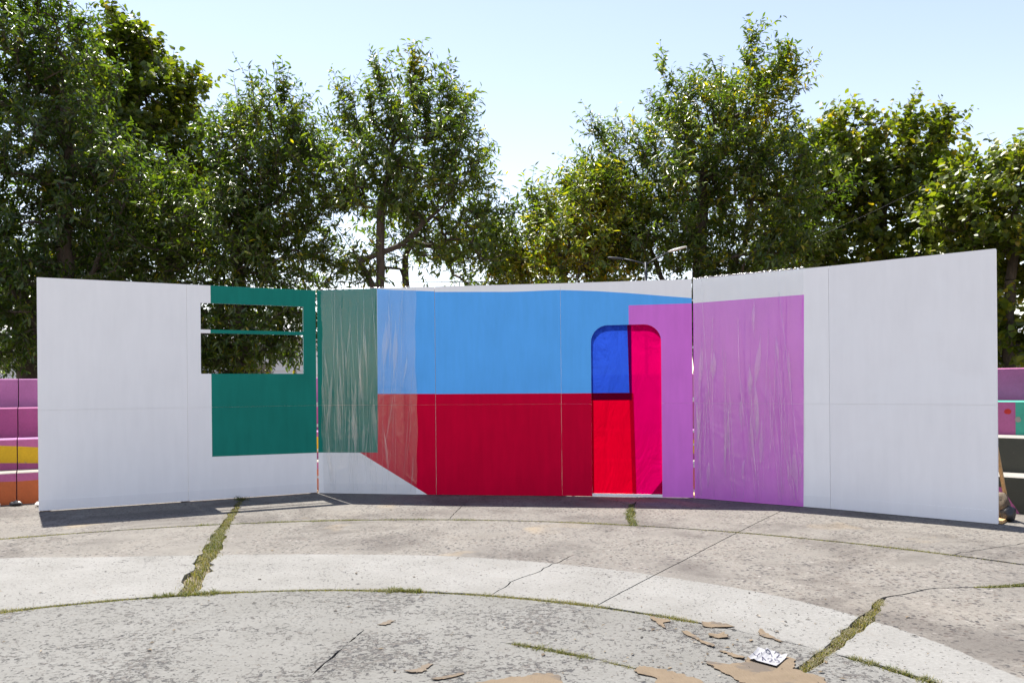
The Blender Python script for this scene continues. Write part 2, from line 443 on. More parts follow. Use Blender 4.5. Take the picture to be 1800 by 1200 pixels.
M['ink'] = simple('blue_black_ink', (0.012, 0.012, 0.05), 0.5, 0.1, 20, 0.0)
M['trash_dark'] = simple('black_plastic_scrap', (0.03, 0.03, 0.035), 0.35, 0.2, 9, 0.3)
M['trash_brown'] = simple('brown_sack', (0.13, 0.10, 0.07), 0.85, 0.25, 12, 0.6)
M['clad'] = simple('pale_cladding', (0.62, 0.62, 0.64), 0.6, 0.05, 1.0, 0.1)
M['roof'] = simple('grey_roof_sheet', (0.42, 0.42, 0.43), 0.5, 0.08, 1.0, 0.1)
M['dark'] = simple('dark_opening', (0.03, 0.035, 0.04), 0.15, 0.1, 2.0, 0.0)
M['bluegrey'] = simple('blue_grey_render', (0.36, 0.42, 0.50), 0.7, 0.08, 1.0, 0.1)

# ------------------------------------------------------------------ ground and paving
def pol(r, th):
    a = R(th); return (CX + r * math.sin(a), CY + r * math.cos(a))

mb = MB(); mb.add([(-300, -300, -0.04), (300, -300, -0.04), (300, 300, -0.04), (-300, 300, -0.04)], [(0, 1, 2, 3)], M['soil'])
tag(mb.build('ground'), kind='structure')
pave = empty('pavement'); tag(pave, 'old round concrete pavement with grassy joints in front of the wall', kind='structure')

def interp(x, pts):
    return float(np.interp(x, [p[0] for p in pts], [p[1] for p in pts]))

def slab(r0, r1, dl, dr, g0, g1):
    """dl / dr: dividers (list of (r, theta), list of (r, width)); g0 / g1: (theta -> joint width)"""
    lr = random.Random(int(r0 * 100 + dl[0][0][1] * 7))
    pts = []
    def side(d, sgn, rs):
        out = []
        for r in rs:
            w = interp(r, d[1]); th = interp(r, d[0])
            jr = random.Random(hash((round(r, 3), round(d[0][0][1], 2))))
            th += jr.gauss(0, 1) * (0.006 if w < 0.03 else 0.008) / max(r, .3) * 57.3 * (1 if d[2] else 0.15)
            if w > .03 and d[2]: w *= 0.62 + 0.55 * random.Random(hash((int(r * 7), sgn, 5))).random() + 0.25 * random.Random(hash((round(r, 3), sgn, 3))).random()
            out.append((r, th + sgn * math.degrees(w / 2 / max(r, .3))))
        return out
    n = max(3, int((r1 - r0) / 0.09)); rs = [r0 + (r1 - r0) * i / n for i in range(n + 1)]
    L, Rr = side(dl, 1, rs), side(dr, -1, rs)
    def arc(r, ta, tb, g, sgn):
        m = max(3, int(abs(tb - ta) / 57.3 * r / 0.06)); out = []
        for i in range(1, m):
            th = ta + (tb - ta) * i / m
            w = g(th); out.append((r + sgn * w / 2 + lr.gauss(0, 0.004 if w > 0.002 else 0), th))
        return out
    L[0] = (r0 + g0(L[0][1]) / 2, L[0][1]); Rr[0] = (r0 + g0(Rr[0][1]) / 2, Rr[0][1])
    L[-1] = (r1 - g1(L[-1][1]) / 2, L[-1][1]); Rr[-1] = (r1 - g1(Rr[-1][1]) / 2, Rr[-1][1])
    poly = L + arc(r1, L[-1][1], Rr[-1][1], g1, -1) + Rr[::-1] + arc(r0, Rr[0][1], L[0][1], g0, 1)
    P = [pol(*q) for q in poly]
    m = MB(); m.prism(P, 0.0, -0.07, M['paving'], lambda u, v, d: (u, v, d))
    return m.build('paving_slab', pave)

def dv(th, w, jag=False):
    th = th if isinstance(th, list) else [(0, th), (20, th)]
    w = w if isinstance(w, list) else [(0, w), (20, w)]
    return (th, w, jag)
def thw(pts): return lambda th: interp(((th + 180) % 360) - 180, pts)
RN, RF, RI, RB = 4.27, 7.63, 3.27, 10.67
g_i = thw([(-180, 0), (25.5, 0), (27, .025), (31, .05), (36, .03), (37.2, 0.004), (38.5, .02), (42, .025), (48, .035), (52, 0), (180, 0)])
g_n = thw([(-180, .05), (-35, .05), (-13, .06), (-8, .035), (5, .045), (9, .065), (14, .05), (25, .05), (36, .045), (40, .02), (43, .004), (51, .004), (53, .035), (58, .05), (75, .05), (180, .05)])
g_f = thw([(-180, .05), (180, .05)])
g_z = lambda th: 0.0
J13 = dv([(0, -13.2), (5, -13.2), (7, -13.6), (20, -13.8)], [(4, .12), (5.2, .17), (6.4, .15), (7.4, .10), (8.4, .11), (9.4, .06), (11, .02)], True)
J30 = dv([(4.2, 28.9), (6, 29.8), (11, 31.2)], .011, False)
CRA_T = [(3.27, 53.6), (3.80, 51.9), (4.59, 49.5), (5.2, 48.2), (5.7, 46.8), (5.97, 47.6), (6.25, 48.1), (6.42, 49.4), (6.58, 50.6), (6.85, 51.8), (7.7, 55)]
CRA = dv(CRA_T, [(3.27, 0), (3.6, .02), (3.8, .06), (4.3, .08), (5.1, .10), (5.6, .05), (5.75, .02), (6.3, .016), (6.5, .03), (6.6, .07), (6.9, .08), (7.6, .04)], True)
CRB = dv([(4.2, 18.1), (4.77, 18.3), (5.11, 19.4), (5.42, 19.7), (5.87, 20.4), (6.5, 23.5), (7.7, 26.5)], [(4.2, .004), (4.6, .012), (5.4, .012), (5.7, .014), (5.95, .001), (6.2, .005), (6.9, .005), (7.0, 0), (7.7, 0)], True)
J20 = dv([(7.6, 21.8), (8.33, 20.3), (9.13, 19.4), (11, 19.0)], [(7.6, .09), (8.4, .10), (9.2, .06), (9.5, .006), (11, .006)], True)
CRC = dv(5.5, [(7.6, .008), (8.6, .010), (9.2, .004), (9.6, 0), (11, 0)], True)
CRD = dv([(7.7, 45.4), (8.27, 46.6), (8.67, 47.5), (11, 52)], [(7.6, .012), (8.3, .014), (9.5, .01), (11, .006)], True)
CRE = dv(9.6, [(0, 0), (2.1, 0), (2.2, .01), (2.7, .014), (2.95, 0), (4, 0)], True)
std = lambda t: dv(t, .03)
rings = [(0.03, RI, g_z, g_i, [CRE, dv(130, 0), dv(250, 0)]),
         (RI, RN, g_i, g_n, [dv(-100, 0), CRA, dv(160, 0)]),
         (RN, RF, g_n, g_f, [std(-101.5), std(-57.5), J13, CRB, J30, CRA, std(74), std(118), std(162), std(206)]),
         (RF, RB, g_f, g_z, [std(-101.5), std(-57.5), J13, CRC, J20, J30, CRD, std(74), std(118), std(162), std(206)])]
for r0, r1, g0, g1, D in rings:
    for i in range(len(D)):
        a, b = D[i], D[(i + 1) % len(D)]
        if i == len(D) - 1: b = ([(r, t + 360) for r, t in b[0]], b[1], b[2])
        # same jitter seed for the shared divider
        slab(r0, r1, a, b, g0, g1)

# ------------------------------------------------------------------ painted concrete seating behind the wall
TREAD, RISE = 0.5, 0.435
seat = empty('concrete_bleachers', (*pol(RB, -29.8), 0))
tag(seat, 'curved stepped concrete seating painted pink, yellow, orange and dark olive behind the wall', 'bleachers')
INV = Matrix.Translation((-seat.location.x, -seat.location.y, 0))
def seat_block(k, t0, t1, bands, topmat, gap=0.013):
    r0, r1 = RB + 0.012 + k * TREAD, RB + (k + 1) * TREAD + 0.10
    z0, z1 = max(0.0, k * RISE - 0.10) - (0.05 if k == 0 else 0), (k + 1) * RISE
    dg = math.degrees(gap / 2 / r0); ta, tb = t0 + dg, t1 - dg
    n = 10; m = MB(); ch = 0.014
    X = lambda r, th, z: Vector((*pol(r, th), z)) - Vector((seat.location.x, seat.location.y, 0))
    ths = [ta + (tb - ta) * i / n for i in range(n + 1)]
    for i in range(n):
        a, b = ths[i], ths[i + 1]
        # front face in painted bands (rounded top arris)
        za, zb = z0, z0
        for mat, fn in bands:
            ya = min(z1 - ch, k * RISE + fn(a)); yb = min(z1 - ch, k * RISE + fn(b))
            m.add([X(r0, a, za), X(r0, b, zb), X(r0, b, yb), X(r0, a, ya)], [(0, 1, 2, 3)], mat); za, zb = ya, yb
        m.add([X(r0, a, z1 - ch), X(r0, b, z1 - ch), X(r0 + ch, b, z1), X(r0 + ch, a, z1)], [(0, 1, 2, 3)], topmat)
        m.add([X(r0 + ch, a, z1), X(r0 + ch, b, z1), X(r1, b, z1), X(r1, a, z1)], [(0, 1, 2, 3)], topmat)
        m.add([X(r1, a, z0), X(r1, b, z0), X(r1, b, z1), X(r1, a, z1)], [(3, 2, 1, 0)], M['c_bare'])
    for th, o in ((ta, 1), (tb, -1)):
        q = [X(r0, th, z0), X(r1, th, z0), X(r1, th, z1), X(r0 + ch, th, z1), X(r0, th, z1 - ch)]
        m.add(q, [(0, 1, 2, 3, 4)], bands[-1][0])
    return m.build('seat_block', seat, recalc=False)
full = lambda t: 9.0
def left_bands(k, j):
    if k == 0: return [(M['c_orange'], lambda t: 0.325 + 0.012 * math.sin(t * 0.9)), (M['c_pink'], full)]
    if k == 1:
        return [(M['c_mauve'], lambda t: 0.085 + 0.022 * math.sin(t * 0.55 + 0.4)),
                (M['c_yellow'], lambda t: 0.315 + 0.04 * math.sin(t * 0.5 - 1.2)), (M['c_pink'], full)]
    if k == 2: return [(M['c_mauve'], full)]
    return [(M['c_lilac'], full)]
def right_bands(k, j):
    if k == 0: return [(M['c_olive'], full)]
    if k == 1: return [(M['c_olive'], full)]
    return [(M['c_pink'], full)]
STEP = 9.7
cols = [-29.8 + STEP * i for i in range(-2, 11)]
BL = {}
for i in range(len(cols) - 1):
    for k in range(4):
        L = cols[i] < 26
        tm = ([M['c_bare'], M['c_lilac'], M['c_pink'], M['c_lilac']] if L else [M['c_white'], M['c_white'], M['c_teal'], M['c_pink']])[k]
        BL[(i, k)] = seat_block(k, cols[i], cols[i + 1], (left_bands if L else right_bands)(k, i), tm)
def seat_paint(k, poly, mat, name, blk):
    """a painted patch on a riser: poly in (theta, height above the row)"""
    r = RB + 0.012 + k * TREAD - 0.004
    m = MB(); m.prism(poly, r, r + 0.004, mat, lambda th, h, d: Vector((*pol(d, th), k * RISE + h)) - Vector((seat.location.x, seat.location.y, 0)))
    return m.build(name, blk)
def disc(cx, cy, rx, ry, n=16, wob=0.12):
    return [(cx + rx * math.cos(2 * math.pi * i / n) * (1 + wob * random.uniform(-1, 1)), cy + ry * math.sin(2 * math.pi * i / n) * (1 + wob * random.uniform(-1, 1))) for i in range(n)]
SEATFIX = dict(dot=(42.55, 0.30), teal=42.98, blot=(43.10, 0.20), tri=((43.25, 0.30), (43.0, 0.30), (43.0, 0.002), (44.25, 0.002)))
rb = 7
seat_paint(2, [(SEATFIX['teal'], 0.0), (47.75, 0.0), (47.75, RISE - .016), (SEATFIX['teal'], RISE - .016)], M['c_teal'], 'teal_panel', BL[(rb, 2)])
seat_paint(2, disc(*SEATFIX['dot'], 0.20, 0.036), M['c_red'], 'red_dot', BL[(rb, 2)])
o = seat_paint(2, disc(*SEATFIX['blot'], 0.16, 0.036), M['c_white'], 'pale_blotch', BL[(rb, 2)]); o.location.y -= 0.006
seat_paint(0, list(SEATFIX['tri']), M['c_pink'], 'pink_triangle', BL[(rb, 0)])

# ------------------------------------------------------------------ the freestanding painted wall: seven panels
JX = [-6.064, -4.481, -2.888, -1.103, 0.694, 2.483, 3.925, 5.275]
JY = [10.517, 11.356, 12.188, 11.865, 11.609, 11.276, 10.172, 8.951]
H, SEAM, TH = 3.0, 1.30, 0.010
GAPL = [0.0, .0015, .012, .003, .0015, .010, .0015]
GAPR = [.0015, .012, .003, .0015, .010, .0015, 0.0]
LIFT = [.014, .012, .004, .004, .006, .004, .004]
PL = ['plain white panel at the left end of the curved wall, beside the pink steps',
      'white and green panel with the window opening cut through it',
      'green, blue and red panel under a clear film, right of the window panel',
      'middle panel of the wall, sky blue over crimson without any opening',
      'panel with the round-topped doorway filled with blue, red and pink cloth',
      'orchid pink panel under a crinkled clear film, right of the doorway',
      'tall plain white panel at the right end of the wall with brushed patches']
def clip(poly, x0, x1, z0, z1):
    def cut(P, ax, v, keep_less):
        out = []
        for i in range(len(P)):
            a, b = P[i], P[(i + 1) % len(P)]
            ia = (a[ax] <= v) if keep_less else (a[ax] >= v); ib = (b[ax] <= v) if keep_less else (b[ax] >= v)
            if ia: out.append(a)
            if ia != ib:
                t = (v - a[ax]) / (b[ax] - a[ax]); out.append((a[0] + t * (b[0] - a[0]), a[1] + t * (b[1] - a[1])))
        return out
    for ax, v, k in ((0, x0, False), (0, x1, True), (1, z0, False), (1, z1, True)):
        if poly: poly = cut(poly, ax, v, k)
    return poly
WIN = (0.180, 1.600, 1.768, 2.752)
DX0, DX1, DTOP, DR = 0.425, 1.392, 2.395, 0.235
BIG = 9
def doorpts(n=7):
    P = []
    for i in range(n + 1):
        a = math.pi - math.pi / 2 * i / n; P.append((DX0 + DR + DR * math.cos(a), DTOP - DR + DR * math.sin(a)))
    for i in range(n + 1):
        a = math.pi / 2 - math.pi / 2 * i / n; P.append((DX1 - DR + DR * math.cos(a), DTOP - DR + DR * math.sin(a)))
    return P
DP = doorpts()
# painted areas, (panel, colour, name, polygon in metres along the panel and above the ground)
PAINT = [
    (1, 'green', 'green_paint_area', [(0.317, 0.61), (2, 0.60), (2, BIG), (0.307, BIG)]),
    (2, 'green', 'green_paint_area', [(-1, 0.60), (0.934, 0.605), (0.940, 1.46), (0.946, BIG), (-1, BIG)]),
    (2, 'blue', 'blue_paint_area', [(0.940, 1.462), (2, 1.456), (2, 2.925), (1.814, 2.932), (1.52, 2.951), (1.20, 2.972), (0.946, 2.995)]),
    (2, 'red', 'red_paint_area', [(0.940, 1.462), (0.934, 0.605), (0.653, 0.610), (1.688, 0.0), (2, 0.0), (2, 1.456)]),
    (3, 'blue', 'blue_paint_area', [(-1, 1.455), (2.1, 1.450), (2.1, 2.903), (1.816, 2.905), (1.127, 2.897), (0.016, 2.924), (-1, 2.93)]),
    (3, 'red', 'red_paint_area', [(-1, 0), (2.1, 0), (2.1, 1.450), (-1, 1.455)]),
    (4, 'blue', 'blue_paint_area', [(-1, 1.447), (0.953, 1.449), (0.953, 2.663), (2, 2.669), (2, 2.72), (1.811, 2.739), (1.42, 2.781), (1.15, 2.812), (0.915, 2.837), (0.52, 2.873), (0.024, 2.903), (-1, 2.91)]),
    (4, 'red', 'red_paint_area', [(-1, 0), (0.90, 0), (0.90, 1.449), (-1, 1.447)]),
    (4, 'pink', 'pink_paint_area', [(0.953, 0), (2, 0), (2, 2.669), (0.953, 2.663)]),
    (5, 'pink', 'pink_paint_area', [(-1, 0), (1.485, 0), (1.50, 1.367), (1.513, 2.671), (-1, 2.667)]),
]
panels = []
def P3(u, v, d): return (u, d, v)
for i in range(7):
    ang = math.atan2(JY[i + 1] - JY[i], JX[i + 1] - JX[i]); W = math.hypot(JY[i + 1] - JY[i], JX[i + 1] - JX[i])
    pan = empty('wall_panel', (JX[i], JY[i], 0), ang); panels.append(pan); pan['kind'] = 'thing'
    tag(pan, PL[i], 'wall panel', 'panels of the freestanding painted wall')
    x0, x1, zb = GAPL[i], W - GAPR[i], LIFT[i]
    mat = M['white_patched'] if i == 6 else M['white']
    sg = 0.0009
    up = [(x0, SEAM + sg), (x1, SEAM + sg), (x1, H), (x0, H)]
    lo = [(x0, zb), (x1, zb), (x1, SEAM - sg), (x0, SEAM - sg)]
    if i == 1:     # window opening: the sheet in four strips welded as one mesh, a bar across
        m = MB(); wx0, wx1, wz0, wz1 = WIN
        xs, zs = [x0, wx0, wx1, x1], [SEAM + sg, wz0, wz1, H]
        V = [(x, d, z) for d in (0, TH) for z in zs for x in xs]
        idx = lambda a, b, d: d * 16 + b * 4 + a
        F = []
        for a in range(3):
            for b in range(3):
                if (a, b) == (1, 1): continue
                F.append((idx(a, b, 0), idx(a + 1, b, 0), idx(a + 1, b + 1, 0), idx(a, b + 1, 0)))
                F.append((idx(a, b + 1, 1), idx(a + 1, b + 1, 1), idx(a + 1, b, 1), idx(a, b, 1)))
        def sides(l): return [(l[j], l[(j + 1) % len(l)]) for j in range(len(l))]
        outer = [idx(0, 0, 0), idx(1, 0, 0), idx(2, 0, 0), idx(3, 0, 0), idx(3, 1, 0), idx(3, 2, 0), idx(3, 3, 0), idx(2, 3, 0), idx(1, 3, 0), idx(0, 3, 0), idx(0, 2, 0), idx(0, 1, 0)]
        hole = [idx(1, 1, 0), idx(1, 2, 0), idx(2, 2, 0), idx(2, 1, 0)]
        for a, b in sides(outer) + sides(hole): F.append((b, a, a + 16, b + 16))
        m.add(V, F, mat); up_o = m.build('upper_sheet', pan, recalc=True)
        m = MB(); m.box(wx0, WIN[0] + 0.129, -0.001, 0.028, 2.334, 2.384, M['white']); m.box(WIN[0] + 0.129, wx1, -0.001, 0.028, 2.334, 2.384, M['green'])
        m.build('window_bar', pan)
        m = MB()   # frame of battens round the opening, seen edge-on
        m.box(wx0 - .036, wx0 - .002, TH, .045, wz0 - .036, wz1 + .036, M['white']); m.box(wx1 + .002, wx1 + .036, TH, .045, wz0 - .036, wz1 + .036, M['green'])
        m.box(wx0 - .002, wx1 + .002, TH, .045, wz1 + .002, wz1 + .036, M['green']); m.box(wx0 - .002, wx1 + .002, TH, .045, wz0 - .036, wz0 - .002, M['green'])
        m.build('window_frame', pan)
        m = MB(); m.prism(lo, 0, TH, mat, P3); lo_o = m.build('lower_sheet', pan)
    elif i == 4:   # doorway
        m = MB(); m.prism([up[0], (DX0, SEAM + sg)] + DP + [(DX1, SEAM + sg), up[1], up[2], up[3]], 0, TH, mat, P3); up_o = m.build('upper_sheet', pan)
        m = MB(); sill = 0.045
        m.prism([lo[0], lo[1], lo[2], (DX1, SEAM - sg), (DX1, sill), (DX0, sill), (DX0, SEAM - sg), lo[3]], 0, TH, mat, P3); lo_o = m.build('lower_sheet', pan)
        m = MB()
        q = [(DX0, sill + .001)] + DP + [(DX1, sill + .001)]
        big = [(DX0 - .036, sill + .001)] + [(DX0 + DR + (x - DX0 - DR) * 1.0 + (-.036 if x < 0.9 else .036), z + .036) for x, z in DP] + [(DX1 + .036, sill + .001)]
        n = len(q); V = [(x, TH, z) for x, z in q] + [(x, TH, z) for x, z in big] + [(x, .034, z) for x, z in q] + [(x, .034, z) for x, z in big]
        F = []
        for j in range(n - 1):
            F += [(j, j + 1, n + j + 1, n + j), (2 * n + j, 3 * n + j, 3 * n + j + 1, 2 * n + j + 1), (j, 2 * n + j, 2 * n + j + 1, j + 1), (n + j, n + j + 1, 3 * n + j + 1, 3 * n + j)]
        m.add(V, F, M['white']); m.build('door_frame', pan)
    else:
        m = MB(); m.prism(up, 0, TH, mat, P3); up_o = m.build('upper_sheet', pan)
        m = MB(); m.prism(lo, 0, TH, mat, P3); lo_o = m.build('lower_sheet', pan)
    # low strip along the foot of the panel
    segs = [(x0, x1)] if i != 4 else [(x0, DX0 - .001), (DX1 + .001, x1)]
    for a, b in segs:
        pol0 = [(a, zb + .001), (b, zb + .001), (b, .150), (a, .150)]
        cols_here = [(c, P) for (pi, c, nm, P) in PAINT if pi == i]
        m = MB(); m.prism(pol0, -.0022, 0, mat if mat is M['white_patched'] else M['white_band'], P3); bs = m.build('base_strip', pan)
        for c, P in cols_here:
            q = clip(P, a - .0004, b + .0004, zb + .0008, .1504)
            if len(q) > 2 and not (i == 4 and c == 'blue'):
                m = MB(); m.prism(q, -.0040, -.0024, M[c], P3); m.build(c + '_paint_area', bs)
    # paint on the sheets
    for pi, c, nm, P in PAINT:
        if pi != i: continue
        for sh, z0, z1 in ((up_o, SEAM + sg, H - .0005), (lo_o, .150, SEAM - sg)):
            if i == 1 and sh is up_o:     # round the window
                wx0, wx1, wz0, wz1 = WIN
                parts = [clip(P, x0, x1, z0, wz0), clip(P, x0, wx0, wz0, wz1), clip(P, wx1, x1, wz0, wz1), clip(P, x0, x1, wz1, z1)]
            elif i == 4:
                q = DP; nn = len(q) // 2
                parts = [clip(P, x0, DX0, z0, z1), clip(P, DX1, x1, z0, z1)]
                if sh is up_o:
                    parts.append(clip(P, DX0, DX1, DTOP, z1))
                    for j in range(nn - 1):      # corner wedges above the round top
                        for a, b in ((q[j], q[j + 1]), (q[nn + j], q[nn + j + 1])):
                            wedge = [(a[0], a[1]), (b[0], b[1]), (b[0], DTOP), (a[0], DTOP)]
                            lim = clip(wedge, x0, 0.953, z0, z1) if c == 'blue' else clip(wedge, 0.953, x1, z0, z1) if c == 'pink' else []
                            parts.append(lim)
            else: parts = [clip(P, x0, x1, z0, z1)]
            m = MB(); ok = False
            for q in parts:
                if q and len(q) > 2 and max(p[0] for p in q) - min(p[0] for p in q) > 1e-4 and max(p[1] for p in q) - min(p[1] for p in q) > 1e-4:
                    m.prism(q, -.0016, -.0002, M[c], P3); ok = True
            if ok: m.build(nm, sh)
    # timber frame behind, in white paint on the visible end grain
    for a in (x0 + .001, x1 - .043):
        m = MB(); m.box(a, a + .042, TH + .001, .046, zb + .002, H - .004, M['white']); m.build('stud', pan)
    for z in (zb + .003, SEAM - .02, H - .046):
        if i == 4 and z < 2: continue
        m = MB(); m.box(x0 + .045, x1 - .045, TH + .001, .046, z, z + .042, M['white']); m.build('rail', pan)
    # raw pine brace on the right edge (and the left end of the wall)
    for sx in ([x1 - .07] if i else [x0 + .03, x1 - .07]):
        m = MB(); m.bar((sx + .012, .072, 1.05), (sx + .075, .50, .045), .045, .03, M['wood'], (1, 0, 0)); m.build('brace', pan)
        m = MB(); m.box(sx - .02, sx + .10, .050, .58, .003, .036, M['wood']); m.build('foot', pan)
        m = MB(); m.box(sx - .012, sx + .03, .047, .075, .04, 1.25, M['wood']); m.build('brace_post', pan)

# spacers in the open joints
for j, nm in ((2, 'left'), (5, 'right')):
    for z in (0.22, 0.62, 0.98, 1.28, 1.31, 1.72, 1.93, 2.86) if j == 2 else (0.08, 0.42, 0.46, 0.72, 0.9, 1.32, 1.36, 2.05, 2.7):
        m = MB(); x = math.hypot(JY[j + 1] - JY[j], JX[j + 1] - JX[j])
        m.box(-.011, .011, .006, .012, z, z + random.uniform(.02, .05), M['hinge']); m.build('spacer', panels[j])

# cloth in the doorway
pan = panels[4]
def cloth(name, x0, x1, z0, z1, depth, mat, label, lean=0.0):
    P = [(DX0, 0.046)] + DP + [(DX1, 0.046)]
    if lean:
        P2 = clip([(x - lean * (z - 1.2), z) for x, z in P], x0, x1, z0, z1); P2 = [(x + lean * (z - 1.2), z) for x, z in P2]
    else: P2 = clip(P, x0, x1, z0, z1)
    m = MB(); m.add([(x, depth, z) for x, z in P2], [tuple(range(len(P2)))], mat)
    o = m.build(name, pan); o['label'] = label; return o
cloth('cloth', 0, 0.985, 1.352, 3, .0055, M['f_blue'], 'blue translucent cloth in the upper left of the doorway')
cloth('cloth', 0, 1.012, 0, 1.450, .0035, M['f_red'], 'red translucent cloth in the lower left of the doorway', -0.022)
cloth('cloth', 0.958, 3, 0, 3, .0015, M['f_pink'], 'hot pink translucent cloth down the right of the doorway', -0.022)
m = MB(); m.bar((1.36, .13, .56), (1.06, .10, .06), .05, .05, M['wood']); m.build('brace', pan)

# ------------------------------------------------------------------ clear film over two panels
def film_sheet(name, label, pi, s0, s1, folds, seed, flap=0.12):
    r = np.random.default_rng(seed)
    nx, nz = 260, 150
    zz = np.concatenate([np.linspace(0.012, H + 0.004, nz), np.full(10, H + 0.006)])
    S, Z = np.meshgrid(np.linspace(0, 1, nx), zz)
    w = (s1 - s0)
    zt = Z / H
    edge = 0.012 * np.sin(zt * 9 + seed) + 0.006 * np.sin(zt * 31 + seed)
    X = s0 + w * S + edge * (np.abs(S - .5) * 2) ** 4 * np.sign(S - .5)
    D = 0.007 + 0.002 * np.sin(S * 40 + zt * 3)
    for _ in range(folds):
        xt = r.uniform(-0.05, 1.05) * w + s0; lean = r.normal(-0.05 if pi == 2 else 0.05, 0.12)
        zm, zl = r.uniform(0.0, 0.9), r.uniform(0.18, 0.5)
        wd = r.uniform(0.004, 0.020); am = r.uniform(0.003, 0.011)
        c = xt + lean * (1 - zt) + 0.01 * np.sin(zt * r.uniform(3, 9) + r.uniform(0, 6))
        env = np.exp(-((zt - zm) / zl) ** 4)
        D += am * env * np.exp(-((X - c) / wd) ** 2)
    # loose crumples low down
    for _ in range(70):
        cx, cz = r.uniform(s0, s1), r.uniform(0.05, 1.5) ** 1.2
        a = r.uniform(0, 3.14); u = (X - cx) * math.cos(a) + (Z - cz) * math.sin(a); v = -(X - cx) * math.sin(a) + (Z - cz) * math.cos(a)
        D += r.uniform(0.001, 0.004) * np.exp(-(u / r.uniform(.01, .03)) ** 2 - (v / r.uniform(.04, .16)) ** 2)
    # belly: the film stands off the board between its fixings
    D += 0.010 * np.sin(np.pi * np.clip(zt, 0, 1)) * (0.6 + 0.4 * np.sin(S * 7 + seed))
    Y = -D
    # over the top edge, crumpled
    k = np.zeros_like(Z); k[nz:] = np.linspace(0.08, 1, 10)[:, None]
    nzs = np.cumsum(r.normal(0, 1, nx)); nzs = (nzs - nzs.mean()) / (np.abs(nzs).max() + 1e-6)
    cr_ = 0.012 * np.abs(np.sin(S * 60 + 3 * nzs)) + 0.010 * np.abs(np.sin(S * 23 + 5 * nzs))
    top = k > 0
    Y = np.where(top, -0.008 + k * 0.058, Y)
    Zf = np.where(top, H + 0.006 + cr_ * np.sin(np.pi * np.clip(k * 0.9 + .05, 0, 1)), Z)
    V = np.c_[X.ravel(), Y.ravel(), Zf.ravel()]
    n0 = len(zz); I = np.arange(n0 * nx).reshape(n0, nx)
    F = np.c_[I[:-1, :-1].ravel(), I[:-1, 1:].ravel(), I[1:, 1:].ravel(), I[1:, :-1].ravel()]
    p = panels[pi]
    pl = MB()      # pleats: long tapering tucks of doubled film, whitened in place of glints
    for _ in range(folds):
        low = r.uniform() < .66
        zc = r.uniform(.3, 1.3) if low else r.uniform(1.2, 2.5); wide = r.uniform() < .38; ln = r.uniform(.35, 1.1) if wide else r.uniform(.8, 2.4); wd = r.uniform(.025, .075) if wide else r.uniform(.003, .007)
        z0, z1 = max(.05, zc - ln / 2), min(H - .02, zc + ln / 2); xc = r.uniform(s0 + .03, s1 - .03)
        fan = ((xc - s0) / (s1 - s0) - .35) * (.16 if pi == 2 else -.10) + r.normal(0, .055); tl = r.uniform(-.9, .9); bend = r.normal(0, .012)
        nseg = 10; V2 = []
        for q in range(nseg + 1):
            u = q / nseg; z = z0 + (z1 - z0) * u; e = wd * (math.sin(math.pi * min(1, max(0.0, u))) ** (1.5 if wide else .5) + .02) * (.85 + .25 * math.sin(u * 5 + xc * 40))
            x = xc + fan * (z - zc) + bend * math.sin(u * 3.1) ; x = min(max(x, s0 + .012 + e), s1 - .012 - e)
            for sg_ in (-1, 0, 1): V2.append((x + sg_ * e * .5, -.030 - (abs(tl) + tl * sg_) * min(e, .012) * .5 + (.006 if sg_ else -.002), z))
        F2 = [(q * 3 + a, q * 3 + a + 1, q * 3 + a + 4, q * 3 + a + 3) for q in range(nseg) for a in (0, 1)]
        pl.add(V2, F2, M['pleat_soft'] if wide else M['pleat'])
    o = np_mesh(name, V, F, [M['film']], None, smooth=True)
    o.location = p.location; o.rotation_euler = p.rotation_euler
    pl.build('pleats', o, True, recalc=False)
    return tag(o, label, 'plastic film', 'clear films hung over the wall')
film_sheet('plastic_film', 'clear plastic film with long pleats over the green, blue and red panel', 2, 0.085, 1.53, 64, 11)
film_sheet('plastic_film', 'crinkled clear plastic film draped over the orchid pink panel', 5, 0.020, 1.505, 52, 23)

# ------------------------------------------------------------------ trees
def unit(v): return v / (np.linalg.norm(v, axis=-1, keepdims=True) + 1e-9)

